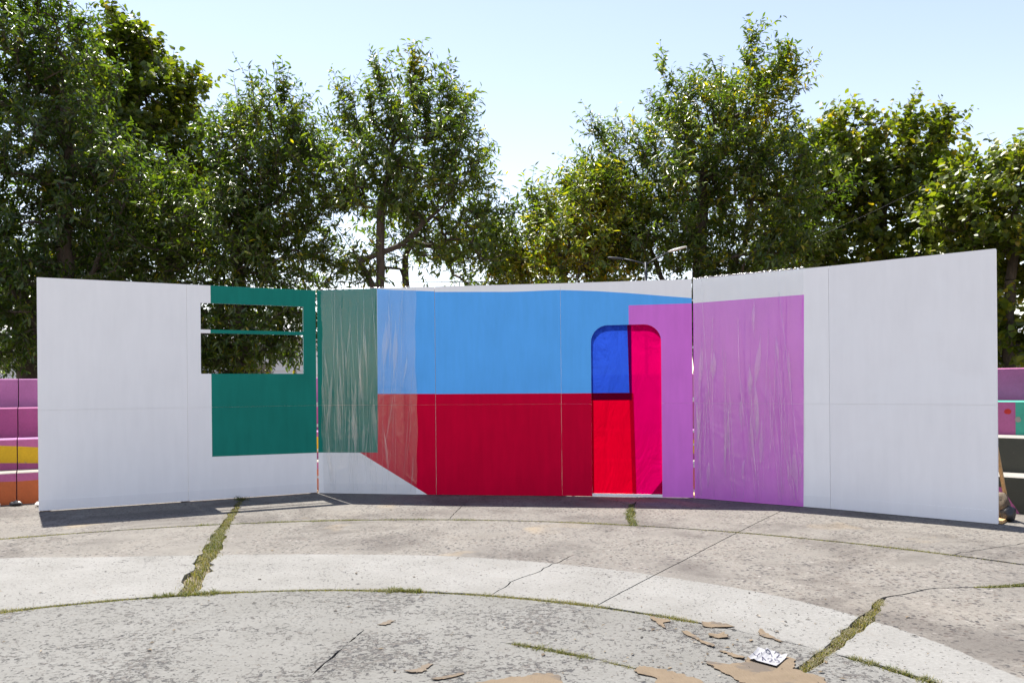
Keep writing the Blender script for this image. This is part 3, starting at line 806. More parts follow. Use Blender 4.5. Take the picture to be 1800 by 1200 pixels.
def make_tree(name, label, base, trunk, lobes, nclus, shoots, leaves, leaf, mat, seed, tint=(0.35, 0.22), gold=None, droop=0.30, up=0.55, dmin=0.42, r0=0.008, shootlen=(0.45, 0.95), group='trees behind the seating', extra_trunks=()):
    """trunk: polyline above the base (relative); lobes: (cx, cy, cz, rx, ry, rz, weight) relative to base"""
    r = np.random.default_rng(seed)
    nodes = []; par = []; ist = []
    def poly(pts, p0):
        pts = np.array(pts, float); last = p0
        for i in range(len(pts) - 1):
            n = max(1, int(np.linalg.norm(pts[i + 1] - pts[i]) / 0.35))
            for j in range(1 if (i or p0 >= 0) else 0, n + 1):
                q = pts[i] + (pts[i + 1] - pts[i]) * j / n + r.normal(0, 0.025, 3) * (1, 1, 0)
                nodes.append(q); par.append(last); ist.append(True); last = len(nodes) - 1
    poly(trunk, -1)
    for at, pts in extra_trunks:
        k = int(np.argmin([abs(n[2] - at) for n in nodes])); poly([nodes[k]] + list(pts), k)
    lob = np.array(lobes, float); wts = lob[:, 6] / lob[:, 6].sum()
    Bo = []; A = []; tries = 0; per = 5
    while len(Bo) < nclus // per and tries < nclus * 30:
        tries += 1
        l = lob[r.choice(len(lob), p=wts)]
        d = unit(r.normal(0, 1, 3)); q = l[:3] + d * l[3:6] * r.uniform(0.05, 1) ** 0.40
        if q[2] < 0.9: continue
        if Bo and np.min(np.sum((np.array(Bo) - q) ** 2, 1)) < (dmin * 1.75) ** 2: continue
        Bo.append(q); sc = min(1.0, l[3] / 0.7)
        for _ in range(per): A.append(q + r.normal(0, 1, 3) * (0.30 * sc, 0.30 * sc, 0.24))
    A = np.array(A)
    ttop = np.array(trunk[-1], float); order = np.argsort(np.linalg.norm((A - ttop) * (1, 1, 0.8), axis=1))
    tip = []
    for k in order:
        a = A[k]; N = np.array(nodes); d = N - a
        cost = np.linalg.norm(d, axis=1) + 0.9 * np.maximum(0, d[:, 2] + 0.15) + 0.02 * np.arange(len(N)) / len(N)
        cost[N[:, 2] < min(1.3, a[2])] += 1.0
        j = int(np.argmin(cost)); n0 = N[j]; dist = np.linalg.norm(a - n0)
        pd = unit(n0 - N[par[j]]) if par[j] >= 0 else np.array([0, 0, 1.])
        ctrl = n0 + pd * dist * 0.35 + (0, 0, 0.12 * dist); m = max(2, int(dist / 0.3)); last = j
        for i in range(1, m + 1):
            t = i / m; q = (1 - t) ** 2 * n0 + 2 * t * (1 - t) * ctrl + t * t * a
            if i < m: q = q + r.normal(0, 0.03, 3)
            nodes.append(q); par.append(last); ist.append(False); last = len(nodes) - 1
        tip.append(last)
    N = np.array(nodes); cnt = np.zeros(len(N)); cnt[tip] = 1
    for i in range(len(N) - 1, 0, -1):
        if par[i] >= 0: cnt[par[i]] += cnt[i]
    rad = r0 * np.maximum(cnt, 0.6) ** 0.5
    hb = np.clip(1.0 - N[:, 2] / 1.2, 0, 1); rad = rad * (1 + 0.35 * hb * np.array(ist))
    root = empty(name, (base[0], base[1], -0.04)); tag(root, label, 'tree', group)
    def tubes(idx, nm, n):
        P0, P1, R0, R1 = [], [], [], []
        for i in idx:
            if par[i] < 0: continue
            P0.append(N[par[i]]); P1.append(N[i]); R0.append(min(rad[par[i]], rad[i] * 1.5)); R1.append(rad[i])
        P0, P1, R0, R1 = map(np.array, (P0, P1, R0, R1))
        return P0, P1, R0, R1
    def tube_mesh(nm, P0, P1, R0, R1, n):
        d = unit(P1 - P0); ref = np.tile(np.array([0.31, 0.17, 0.2]), (len(d), 1)); ref[:, 2] = 0.0
        x = unit(np.cross(d, ref + np.array([0, 0, 0.05]))); y = np.cross(d, x)
        a = 2 * np.pi * np.arange(n) / n
        ring = x[:, None] * np.cos(a)[None, :, None] + y[:, None] * np.sin(a)[None, :, None]
        V = np.concatenate([P0[:, None] + ring * R0[:, None, None], P1[:, None] + ring * R1[:, None, None]], 1)
        b = (np.arange(len(d)) * 2 * n)[:, None]; k = np.arange(n)[None]; k2 = (k + 1) % n
        F = np.stack([b + k, b + k2, b + n + k2, b + n + k], -1).reshape(-1, 4)
        np_mesh(nm, V.reshape(-1, 3), F, [M['bark']], root, smooth=True)
    ti = [i for i in range(len(N)) if ist[i]]; bi = [i for i in range(len(N)) if not ist[i]]
    tube_mesh('trunk', *tubes(ti, 'trunk', 9), 9)
    # shoots
    tips = N[tip]; centre = np.average(lob[:, :3], axis=0, weights=wts)
    S = len(tips) * shoots
    src = np.repeat(tips, shoots, 0); out = unit(src - centre)
    D = unit(out * 0.55 + np.array([0, 0, up]) + r.normal(0, 0.55, (S, 3)))
    L = r.uniform(*shootlen, S)
    st = src - D * (0.18 * L)[:, None] * r.uniform(0, 1, (S, 1))
    P0, P1, R0, R1 = tubes(bi, 'b', 5)
    tube_mesh('limbs', np.concatenate([P0, st]), np.concatenate([P1, st + D * L[:, None] * 0.95]), np.concatenate([R0, np.full(S, 0.007)]), np.concatenate([R1, np.full(S, 0.003)]), 4)
    # leaves along the shoots
    Mn = leaves; T = (np.arange(Mn)[None] + r.uniform(0, 1, (S, Mn))) / Mn
    B = st[:, None] + D[:, None] * (L[:, None] * T)[..., None] + r.normal(0, 0.02, (S, Mn, 3))
    Dn = np.repeat(D[:, None], Mn, 1)
    side = unit(np.cross(Dn, r.normal(0, 1, (S, Mn, 3))))
    ld = unit(Dn * r.uniform(0.2, 0.8, (S, Mn, 1)) + side * 0.85 + np.array([0, 0, -droop]) + r.normal(0, 0.2, (S, Mn, 3)))
    upv = unit(np.array([0, 0, 1.0]) + 0.75 * out[:, None] * (1, 1, 0) + r.normal(0, 0.50, (S, Mn, 3)))
    w = unit(np.cross(ld, upv)); nn = np.cross(w, ld)
    ll = leaf[0] * r.uniform(0.5, 1.3, (S, Mn, 1)); lw = ll * leaf[1] * 0.5
    cur = nn * ll
    v0 = B; v1 = B + ld * ll * 0.30 + w * lw + cur * 0.05; v2 = B + ld * ll * 0.66 + w * lw * 0.78 + cur * 0.03
    v3 = B + ld * ll - cur * 0.10; v4 = B + ld * ll * 0.66 - w * lw * 0.78 + cur * 0.03; v5 = B + ld * ll * 0.30 - w * lw + cur * 0.05
    V = np.stack([v0, v1, v2, v3, v4, v5], 2).reshape(-1, 3); nl = S * Mn
    b = (np.arange(nl) * 6)[:, None]
    F = np.concatenate([b + np.array([[0, 1, 2, 3]]), b + np.array([[0, 3, 4, 5]])], 0)
    cl = r.normal(tint[0], tint[1] * 0.6, len(tips)); cl = np.repeat(cl, shoots)
    tt = cl[:, None] + r.normal(0, tint[1], (S, Mn))
    if gold is not None:
        g = np.zeros(S)
        for (gx, gy, gz, gr, ga) in gold: g = np.maximum(g, ga * np.exp(-np.sum(((src - (gx, gy, gz)) / gr) ** 2, 1)))
        tt = tt + g[:, None] * r.uniform(0.5, 1.2, (S, Mn))
    tt = np.repeat(np.clip(tt, 0, 1).ravel(), 6)
    np_mesh('crown', V, F, [mat], root, {'tint': tt})
    return root

def px(x, y, Y):   # from image pixels: position on the camera ray at distance Y
    return ((x - 900) / 1446.2 * Y, Y, EYE + (681.3 - y) / 1446.2 * Y)
YO = 0.0
def lobe(x, y, Y, rx, rz, base, ry=None, w=None, dy=0.0):
    y = y + YO * max(0.0, min(1.0, (420 - y) / 200))
    X, _, Z = px(x, y, Y); k = Y / 1446.2
    y0 = max(6, rz - 26); Z -= (rz - y0) * k * 0.35; rx, rz = max(6, rx - 7) * k, y0 * k; ry = ry or min(rx, 1.25)
    return (X - base[0], dy, Z, rx, ry, rz, w or rx * rz * ry ** 0.5)

ASH, PLN = (0.155, 0.32), (0.165, 0.74)
# 1 big dark ash at the far left
b = (-9.9, 18.0)
make_tree('ash_tree', 'large dark glossy-leaved tree filling the far left, its top out of the picture', b,
          [(0, 0, 0), (-0.1, 0.1, 2.0), (0.1, 0, 4.0), (0.2, 0.1, 6.5), (0.1, 0, 8.5)],
          [lobe(20, 70, 18, 120, 140, b), lobe(100, 140, 18, 70, 80, b), lobe(20, 260, 18, 190, 170, b), lobe(180, 320, 18, 100, 110, b), lobe(60, 440, 18, 150, 130, b), lobe(-120, 200, 18, 160, 200, b), lobe(230, 430, 18, 80, 70, b), lobe(10, 560, 18, 90, 60, b, w=0.8)],
          950, 5, 16, ASH, M['leaf_ash'], 1, (0.36, 0.2), droop=0.35, dmin=0.40,
          extra_trunks=[(2.2, [(-1.5, 0.2, 4.6), (-2.2, 0, 7.0)]), (2.6, [(1.2, -0.2, 4.8), (1.9, 0, 6.6)])])
# 2 olive-brown plane tree behind it
b = (-9.6, 23.0)
make_tree('plane_tree', 'olive-brown tree with broad leaves rising behind the dark tree on the left', b,
          [(0, 0, 0), (0.1, 0, 3.5), (0, 0.1, 7.0), (0.1, 0, 10.0)],
          [lobe(245, 85, 23, 65, 70, b), lobe(320, 160, 23, 45, 60, b), lobe(280, 200, 23, 80, 80, b), lobe(200, 200, 23, 90, 110, b), lobe(290, 330, 23, 120, 130, b)],
          330, 5, 16, PLN, M['leaf_plane'], 2, (0.42, 0.2), dmin=0.42, droop=0.2)
YO = 42
# 3 ash left of centre, low skirts seen through the window opening
b = (-6.2, 18.6)
make_tree('ash_tree', 'dense leafy tree behind the window opening, left of the open-crowned tree', b,
          [(0, 0, 0), (0.1, 0, 2.2), (0, 0.1, 4.5), (0.15, 0, 7.0)],
          [lobe(480, 200, 18.6, 90, 90, b), lobe(410, 250, 18.6, 60, 70, b), lobe(450, 340, 18.6, 125, 115, b), lobe(340, 410, 18.6, 100, 85, b), lobe(460, 440, 18.6, 100, 75, b), lobe(420, 560, 18.6, 130, 90, b), lobe(500, 130, 18.6, 25, 25, b, w=.15), lobe(545, 170, 18.6, 30, 40, b, w=.25), lobe(340, 610, 18.6, 110, 50, b)],
          780, 5, 15, ASH, M['leaf_ash'], 3, (0.45, 0.2), dmin=0.36, droop=0.3)
YO = 30
# 4 the open-crowned tree at the centre
b = (px(668, 500, 18.2)[0], 18.2)
make_tree('ash_tree', 'open-crowned tree with bare lower trunk against the white sky, left of centre', b,
          [(0, 0, 0), (-0.02, 0, 2.0), (0.03, 0, 3.9), (0.0, 0.05, 4.6), (0.08, 0, 5.6), (0.35, 0.05, 7.2)],
          [lobe(745, 170, 18.2, 75, 75, b), lobe(680, 200, 18.2, 60, 75, b), lobe(640, 260, 18.2, 70, 80, b), lobe(740, 280, 18.2, 110, 80, b), lobe(805, 255, 18.2, 45, 70, b), lobe(830, 325, 18.2, 48, 60, b), lobe(700, 335, 18.2, 105, 35, b), lobe(612, 320, 18.2, 45, 50, b), lobe(740, 95, 18.2, 20, 30, b, w=.16), lobe(672, 110, 18.2, 15, 35, b, w=.12), lobe(620, 150, 18.2, 20, 30, b, w=.12),
           lobe(820, 415, 18.2, 70, 40, b, w=.22), lobe(620, 450, 18.2, 40, 30, b, w=.10)],
          290, 5, 15, ASH, M['leaf_ash'], 4, (0.55, 0.18), dmin=0.36, droop=0.25, up=0.65, r0=0.0075,
          extra_trunks=[(3.7, [(-0.45, 0, 4.4), (-0.95, 0.1, 5.2)]), (4.4, [(0.5, 0, 4.75), (1.3, 0.1, 5.5), (2.1, 0, 6.2)])])
b = (px(722, 500, 20)[0], 20.0)
make_tree('ash_tree', 'slim second trunk with thin foliage just right of the open-crowned tree', b,
          [(0, 0, 0), (0.02, 0, 2.5), (-0.1, 0, 4.2), (-0.12, 0, 5.2)],
          [lobe(760, 420, 20, 100, 55, b), lobe(835, 420, 20, 55, 60, b), lobe(840, 470, 20, 60, 30, b), lobe(600, 470, 20, 60, 25, b, w=.25)],
          60, 4, 12, ASH, M['leaf_ash'], 14, (0.5, 0.18), dmin=0.42, r0=0.011)
YO = 0
# 5 turning tree right of centre
b = (px(985, 500, 19.5)[0], 19.5)
make_tree('ash_tree', 'lower tree turning yellow and orange just right of centre, beside the street lamp', b,
          [(0, 0, 0), (0, 0, 1.8), (0.1, 0, 3.4), (0.1, 0, 4.6)],
          [lobe(965, 385, 19.5, 50, 55, b), lobe(1035, 350, 19.5, 65, 65, b), lobe(1000, 430, 19.5, 100, 60, b), lobe(922, 435, 19.5, 50, 55, b, w=.9), lobe(905, 470, 19.5, 50, 45, b, w=.7), lobe(1080, 400, 19.5, 60, 70, b), lobe(1000, 520, 19.5, 120, 50, b)],
          480, 5, 16, (0.150, 0.34), M['leaf_gold'], 5, (0.28, 0.17), dmin=0.30,
          gold=[(0.4, 0, 4.4, 1.1, 0.7), (-0.5, 0, 3.9, 0.9, 0.65), (0.9, 0, 5.2, 0.8, 0.6)])
YO = 34
# 6 big tree on the right
b = (px(1225, 500, 20.0)[0], 20.0)
make_tree('ash_tree', 'tall broad green tree with pointed top shoots behind the doorway and pink panel', b,
          [(0, 0, 0), (0.1, 0, 2.0), (0.05, 0, 4.0), (0.2, 0.1, 6.5), (0.5, 0, 8.3)],
          [lobe(1330, 130, 20, 65, 65, b), lobe(1200, 140, 20, 50, 60, b), lobe(1270, 190, 20, 110, 90, b), lobe(1120, 240, 20, 75, 60, b), lobe(1190, 310, 20, 150, 100, b), lobe(1330, 300, 20, 110, 110, b), lobe(1150, 410, 20, 110, 80, b), lobe(1290, 430, 20, 140, 80, b), lobe(1324, 60, 20, 14, 30, b, w=.12), lobe(1372, 75, 20, 14, 28, b, w=.12), lobe(1390, 120, 20, 30, 50, b, w=.4), lobe(1060, 205, 20, 26, 20, b, w=.12), lobe(1230, 540, 20, 150, 50, b, w=1.5)],
          900, 5, 16, ASH, M['leaf_ash'], 6, (0.54, 0.2), dmin=0.38, droop=0.25, up=0.6,
          gold=[(1.3, 0, 8.0, 0.8, 0.5), (1.9, 0, 6.9, 0.5, 0.5)],
          extra_trunks=[(2.4, [(-1.0, 0, 4.6), (-1.5, 0, 6.0)]), (2.8, [(1.2, 0.1, 5.0), (1.6, 0, 7.0)])])
YO = 6
# 7 and 8 plane trees on the right
b = (px(1560, 500, 23.0)[0], 23.0)
make_tree('plane_tree', 'olive-green tree with rounded top behind the right part of the wall', b,
          [(0, 0, 0), (0, 0.1, 2.5), (-0.1, 0, 5.0), (0, 0, 7.4)],
          [lobe(1480, 260, 23, 75, 70, b), lobe(1600, 265, 23, 70, 70, b), lobe(1540, 320, 23, 130, 80, b), lobe(1440, 330, 23, 80, 110, b), lobe(1640, 340, 23, 65, 80, b), lobe(1560, 430, 23, 160, 80, b), lobe(1430, 440, 23, 80, 80, b), lobe(1600, 540, 23, 150, 70, b)],
          600, 5, 14, PLN, M['leaf_plane'], 7, (0.50, 0.2), dmin=0.43, droop=0.2)
b = (px(1776, 600, 19.5)[0], 19.5)
make_tree('plane_tree', 'olive tree with dark forked trunk past the right end of the wall', b,
          [(0, 0, 0), (-0.05, 0, 2.4), (-0.02, 0, 3.6), (0.1, 0, 5.2), (0.3, 0, 6.2)],
          [lobe(1790, 320, 19.5, 75, 60, b), lobe(1730, 380, 19.5, 75, 75, b, w=1.2), lobe(1850, 330, 19.5, 110, 90, b), lobe(1800, 440, 19.5, 110, 55, b), lobe(1730, 450, 19.5, 50, 50, b), lobe(1900, 480, 19.5, 100, 90, b), lobe(1800, 600, 19.5, 110, 35, b, w=.7), lobe(1700, 560, 19.5, 70, 60, b)],
          470, 5, 14, PLN, M['leaf_plane'], 8, (0.5, 0.2), dmin=0.40, droop=0.2,
          extra_trunks=[(1.9, [(0.7, 0.1, 2.7), (1.3, 0, 3.6)])])
# 9 low dark tree closing the left edge of the view under the big crown
b = (px(55, 600, 21)[0], 21.0)
make_tree('ash_tree', 'stout dark trunk with low leaves above the pink steps at the far left', b,
          [(0, 0, 0), (-0.05, 0, 1.9), (-0.1, 0, 3.2), (0.1, 0, 5.0)],
          [lobe(40, 520, 21, 120, 60, b), lobe(170, 480, 21, 120, 90, b), lobe(250, 560, 21, 90, 80, b), lobe(10, 600, 21, 60, 28, b, w=.3)],
          240, 5, 14, ASH, M['leaf_ash'], 9, (0.42, 0.2), dmin=0.42, r0=0.02)

# ------------------------------------------------------------------ street lamp, cable, far buildings
L0 = px(1137, 463, 15.6)
lamp = empty('street_lamp', (L0[0], L0[1], -0.04)); tag(lamp, 'grey double-armed street lamp showing above the doorway panel', 'street lamp')
hz = L0[2] + 0.04
m = MB(); m.tube([(0, 0, 0), (0, 0, 0.3), (0, 0, hz)], [.06, .04, .026], M['metal'], 10); m.build('pole', lamp, True)
m = MB(); m.tube([(0, 0, 0), (0, 0, 0.12)], [.13, .12], M['metal'], 10); m.build('base', lamp)
m = MB(); m.tube([(0, 0, hz - .03), (-0.22, 0.02, hz + .03), (-0.42, 0.04, hz + .075)], [.016, .014, .013], M['metal'], 8); m.build('arm', lamp, True)
m = MB(); m.tube([(0, 0, hz - .05), (0.14, 0, hz + .04), (0.46, -.03, hz + .20)], [.014, .013, .012], M['metal'], 8); m.build('arm', lamp, True)
def head(a, b, w, mat):
    a, b = Vector(a), Vector(b); d = (b - a).normalized(); s = d.cross(Vector((0, 0, 1))).normalized(); u = s.cross(d)
    V = []; rings = [(0, .35, .6), (.15, .8, 1.0), (.6, 1.0, 1.0), (.9, .8, .75), (1, .3, .3)]
    for t, k, kh in rings:
        c = a + (b - a) * t
        V += [c - s * w * k, c - s * w * k * .7 + u * .018 * kh, c + s * w * k * .7 + u * .018 * kh, c + s * w * k, c + s * w * k * .8 - u * .014 * kh, c - s * w * k * .8 - u * .014 * kh]
    F = [(i * 6 + j, i * 6 + (j + 1) % 6, i * 6 + 6 + (j + 1) % 6, i * 6 + 6 + j) for i in range(4) for j in range(6)] + [tuple(range(5, -1, -1)), tuple(range(24, 30))]
    mm = MB(); mm.add(V, F, mat); return mm.build('lamp_head', lamp, True)
head((-0.40, .04, hz + .07), (-0.72, .06, hz + .105), .050, M['metal'])
head((0.42, -.03, hz + .185), (0.76, -.12, hz + .27), .070, M['lamp_sunlit'])

def cable(label, a, b, sag, r=.008):
    pts = []; a, b = Vector(a), Vector(b)
    for i in range(25):
        t = i / 24; q = a.lerp(b, t); q.z -= sag * 4 * t * (1 - t); pts.append(q)
    m = MB(); m.tube(pts, [r] * 25, M['cable'], 5); return tag(m.build('overhead_cable', None, True), label, 'cable', 'overhead cables')
cable('thin black cable strung level between the trees above the left half of the wall', px(420, 490, 17.3), px(985, 494, 18.5), 0.03)
cable('thin pale cable slanting across the trees above the right end of the wall', px(1440, 420, 16.5), px(1800, 240, 17.5), 0.10, .003)

def warehouse(name, label, x0, x1, y, h, wall, depth=10, nwin=4):
    w = empty(name, (x0, y, -0.04)); tag(w, label, 'building'); n = int(h / 0.28); W = x1 - x0
    m = MB()
    m.box(0, W, .05, depth, 0, h, wall); m.build('wall', w)
    for i in range(n):
        m = MB(); z = i * h / n; m.add([(0, -.03, z), (W, -.03, z), (W, .02, z + h / n), (0, .02, z + h / n), (0, .05, z), (W, .05, z)], [(0, 1, 2, 3), (4, 5, 1, 0)], wall); m.build('cladding_board', w, recalc=False)
    m = MB(); m.add([(-.4, -.5, h + .05), (W + .4, -.5, h + .05), (W + .4, depth / 2, h + 1.2), (-.4, depth / 2, h + 1.2), (W + .4, depth + .5, h + .05), (-.4, depth + .5, h + .05)], [(0, 1, 2, 3), (3, 2, 4, 5)], M['roof']); m.build('roof', w, recalc=False)
    for i in range(nwin):
        cx = W * (i + .5) / nwin; m = MB(); m.box(cx - .7, cx + .7, -.045, -.035, h * .45, h * .45 + 1.1, M['dark']); wd = m.build('window', w)
        m = MB()
        for q in ((cx - .76, cx - .70, h * .45, h * .45 + 1.1), (cx + .70, cx + .76, h * .45, h * .45 + 1.1), (cx - .76, cx + .76, h * .45 - .07, h * .45), (cx - .76, cx + .76, h * .45 + 1.1, h * .45 + 1.17)):
            m.box(q[0], q[1], -.07, -.032, q[2], q[3], M['clad'])
        m.build('frame', wd)
warehouse('warehouse', 'long pale clad building glimpsed through the leaves behind the window opening', -36, -11, 46, 4.4, M['clad'])
warehouse('blue_grey_building', 'small blue-grey building glimpsed behind the tree at the right edge', 27, 38, 47, 4.0, M['bluegrey'], 8, 3)

# ------------------------------------------------------------------ grass in the joints
def grass():
    r = np.random.default_rng(31); P = []; Hs = []; T = []
    def along(fr, n, hgt, dry, spread=1.0):
        """fr(u) -> (r, theta, width)"""
        u = r.uniform(0, 1, n)
        for k in u:
            rr, th, w = fr(k)
            clump = 0.5 + 0.5 * math.sin(k * 37 + dry * 20) * math.sin(k * 11 + 1.3)
            if r.uniform() > 0.12 + 0.8 * clump: continue
            x, y = pol(rr + r.normal(0, .004), th); a = r.uniform(0, 6.28); q = r.uniform(-.5, .5) * w * spread
            P.append((x, y, q, a, rr, th)); Hs.append(hgt * .62 * r.uniform(.45, 1.25) * (0.6 + 0.6 * clump)); T.append(np.clip(dry + r.normal(0, .22), 0, 1))
        return
    arcs = []
    def arcj(r0, t0, t1, n, g, hgt, dry):
        def fr(k):
            th = t0 + (t1 - t0) * k; w = g(th); return r0 + np.clip(r.normal(0, .42), -1.3, 1.3) * max(w, .02) * (1.0 + .7 * math.sin(th * 1.9) * math.sin(th * .83 + 1)), th, 0.0
        along(fr, n, hgt, dry)
    def radj(D, r0, r1, n, hgt, dry):
        def fr(k):
            rr = r0 + (r1 - r0) * k; w = interp(rr, D[1]); th = interp(rr, D[0])
            return rr, th + math.degrees(np.clip(r.normal(0, .30), -.75, .75) * w / rr), 0.0
        along(fr, n, hgt, dry)
    arcj(RF, -34, 58, 15000, g_f, .018, .60)
    arcj(RF, -16, 8, 2500, g_f, .028, .35)
    arcj(RN, -33, 39, 15000, g_n, .022, .60)
    arcj(RN, 7, 11, 900, g_n, .045, .45)
    arcj(RN, -16, -10, 1200, g_n, .045, .4)
    arcj(RN, 52, 62, 1800, g_n, .03, .5)
    arcj(RI, 26.5, 36.5, 2400, g_i, .022, .5); arcj(RI, 37.5, 43, 900, g_i, .014, .65)
    radj(J13, 4.3, 9.6, 8000, .020, .66)
    radj(J13, 6.0, 7.4, 2500, .030, .40)
    radj(CRA, 3.72, 5.65, 5500, .016, .70)
    radj(CRA, 6.5, 6.95, 1300, .026, .45)
    radj(J20, 7.6, 9.2, 2600, .04, .42)
    # tuft at the foot of the window panel
    for _ in range(140):
        P.append((-3.80 + r.normal(0, .05), 11.50 + r.normal(0, .03), 0, r.uniform(0, 6.28), 1, 0)); Hs.append(r.uniform(.02, .07)); T.append(np.clip(.2 + r.normal(0, .15), 0, 1))
    P = np.array(P); Hs = np.array(Hs); T = np.array(T); n = len(P)
    base = np.c_[P[:, 0], P[:, 1], np.full(n, -.030)]
    a = P[:, 3]; lean = r.uniform(.1, .9, n) * (Hs + .02)
    d = np.c_[np.cos(a), np.sin(a), np.zeros(n)]; s = np.c_[-np.sin(a), np.cos(a), np.zeros(n)] * r.uniform(.0018, .0042, n)[:, None]
    mid = base + d * lean[:, None] * .35 + np.c_[np.zeros(n), np.zeros(n), (Hs + .03) * .65]
    tipv = base + d * lean[:, None] * 1.3 + np.c_[np.zeros(n), np.zeros(n), Hs + .028]
    V = np.stack([base - s, base + s, mid + s * .8, tipv, mid - s * .8], 1).reshape(-1, 3); b = (np.arange(n) * 5)[:, None]
    F3 = np.concatenate([b + np.array([[0, 1, 2, 4]]), b + np.array([[4, 2, 3, 3]])], 0)
    # last face is a triangle: build with repeated index removed
    me = bpy.data.meshes.new('grass'); 
    me.from_pydata(V.tolist(), [], [tuple(f) for f in (b + np.array([[0, 1, 2, 4]])).tolist()] + [tuple(f) for f in (b + np.array([[4, 2, 3]])).tolist()])
    me.materials.append(M['grass']); at = me.attributes.new('tint', 'FLOAT', 'POINT'); at.data.foreach_set('value', np.repeat(T, 5).astype(np.float32))
    o = link('grass', me); tag(o, 'short green and dry grass growing in the joints of the paving', 'grass', kind='stuff')
grass()

# ------------------------------------------------------------------ cardboard, paper and litter on the ground
def card_piece(label, pts, curl=0.0, z=0.003, th=0.004, mat='card', name='cardboard_scrap', cat='cardboard', wob=0.011, group='torn cardboard scraps on the pavement'):
    P = []
    for i in range(len(pts)):      # ragged torn outline
        a, b = pts[i], pts[(i + 1) % len(pts)]; n = max(2, int(math.hypot(b[0] - a[0], b[1] - a[1]) / 0.018))
        for j in range(n):
            t = j / n; k = 0 if j == 0 else wob
            P.append((a[0] + (b[0] - a[0]) * t + random.uniform(-k, k), a[1] + (b[1] - a[1]) * t + random.uniform(-k, k)))
    cx = sum(p[0] for p in P) / len(P); cy = sum(p[1] for p in P) / len(P); Rm = max(math.hypot(p[0] - cx, p[1] - cy) for p in P)
    n = len(P); curl *= 0.45
    def hh(x, y, s): 
        d = math.hypot(x - cx, y - cy) / Rm
        return z + curl * d * d * (0.5 + 0.5 * math.sin(3 * math.atan2(y - cy, x - cx) + cx * 9)) + s
    V = [(x - cx, y - cy, hh(x, y, th)) for x, y in P] + [(x - cx, y - cy, hh(x, y, 0)) for x, y in P]
    inner = [((x - cx) * .5, (y - cy) * .5, hh(cx + (x - cx) * .5, cy + (y - cy) * .5, th)) for x, y in P]
    V += inner + [(0, 0, hh(cx, cy, th))]
    F = []
    for i in range(n):
        j = (i + 1) % n; F += [(i, n + i, n + j, j), (i, j, 2 * n + j, 2 * n + i), (2 * n + i, 2 * n + j, 3 * n)]
    F.append(tuple(range(2 * n - 1, n - 1, -1)))
    m = MB(); m.add(V, F, M[mat]); o = m.build(name); o.location = (cx, cy, 0)
    return tag(o, label, cat, group)
C_ = card_piece
C_('torn brown cardboard scrap with two peaks, farthest of the scraps near the paper', [(1.20, 5.24), (1.215, 5.33), (1.30, 5.33), (1.36, 5.29), (1.40, 5.22), (1.28, 5.22)], .035)
C_('small torn cardboard scrap just in front of the two-peaked one', [(1.19, 5.02), (1.205, 5.09), (1.255, 5.07), (1.30, 5.09), (1.315, 5.00), (1.24, 4.99)], .03)
C_('narrow folded cardboard scrap standing on edge, between the paper and the grassy crack', [(1.50, 5.05), (1.54, 5.16), (1.60, 4.90), (1.565, 4.95)], .035)
C_('curled cardboard sliver lying at the end of the long grass arc', [(0.90, 5.44), (1.01, 5.41), (1.02, 5.36), (0.965, 5.33), (0.955, 5.20), (0.93, 5.27)], .03)
C_('long thin cardboard strip with black edge, left of the two small scraps', [(1.045, 5.14), (1.075, 5.13), (1.175, 4.83), (1.16, 4.82), (1.10, 4.96)], .03)
C_('short dark-stained cardboard strip behind the big sheet under the paper', [(1.185, 4.76), (1.215, 4.755), (1.295, 4.64), (1.275, 4.60), (1.23, 4.67)], .02)
C_('large flat cardboard sheet lying under the paper note', [(1.37, 4.72), (1.43, 4.755), (1.52, 4.68), (1.565, 4.57), (1.50, 4.44), (1.62, 4.30), (1.60, 4.20), (1.20, 4.18), (1.12, 4.38), (1.05, 4.57), (1.13, 4.50), (1.27, 4.55)], .008, .0035)
C_('tan cardboard sheet with cracked edge at the bottom, left of the paper note', [(0.68, 4.50), (0.80, 4.455), (0.86, 4.40), (0.97, 4.27), (0.95, 4.15), (0.72, 4.15), (0.74, 4.33), (0.64, 4.42)], .012)
C_('wide tan cardboard sheet at the bottom edge below the middle', [(-0.20, 4.27), (-0.09, 4.31), (-0.03, 4.35), (0.06, 4.36), (0.12, 4.41), (0.205, 4.40), (0.245, 4.35), (0.24, 4.10), (-0.18, 4.10)], .006)
C_('thin cardboard strip left of the wide tan sheet at the bottom edge', [(-0.44, 4.325), (-0.30, 4.425), (-0.275, 4.43), (-0.285, 4.395), (-0.40, 4.32)], .012)
# dry leaf and bark scraps
C_('dark brown leaf-like scrap lying alone left of the bottom cardboard', [(-0.60, 4.46), (-0.53, 4.48), (-0.48, 4.58), (-0.45, 4.57), (-0.50, 4.44), (-0.55, 4.43)], .015, mat='trash_brown', name='dry_scrap', cat='litter', group='dry scraps')
C_('small brown dry scrap left of centre in the pale disc', [(-0.89, 5.34), (-0.82, 5.44), (-0.78, 5.42), (-0.83, 5.33)], .012, mat='trash_brown', name='dry_scrap', cat='litter', group='dry scraps')

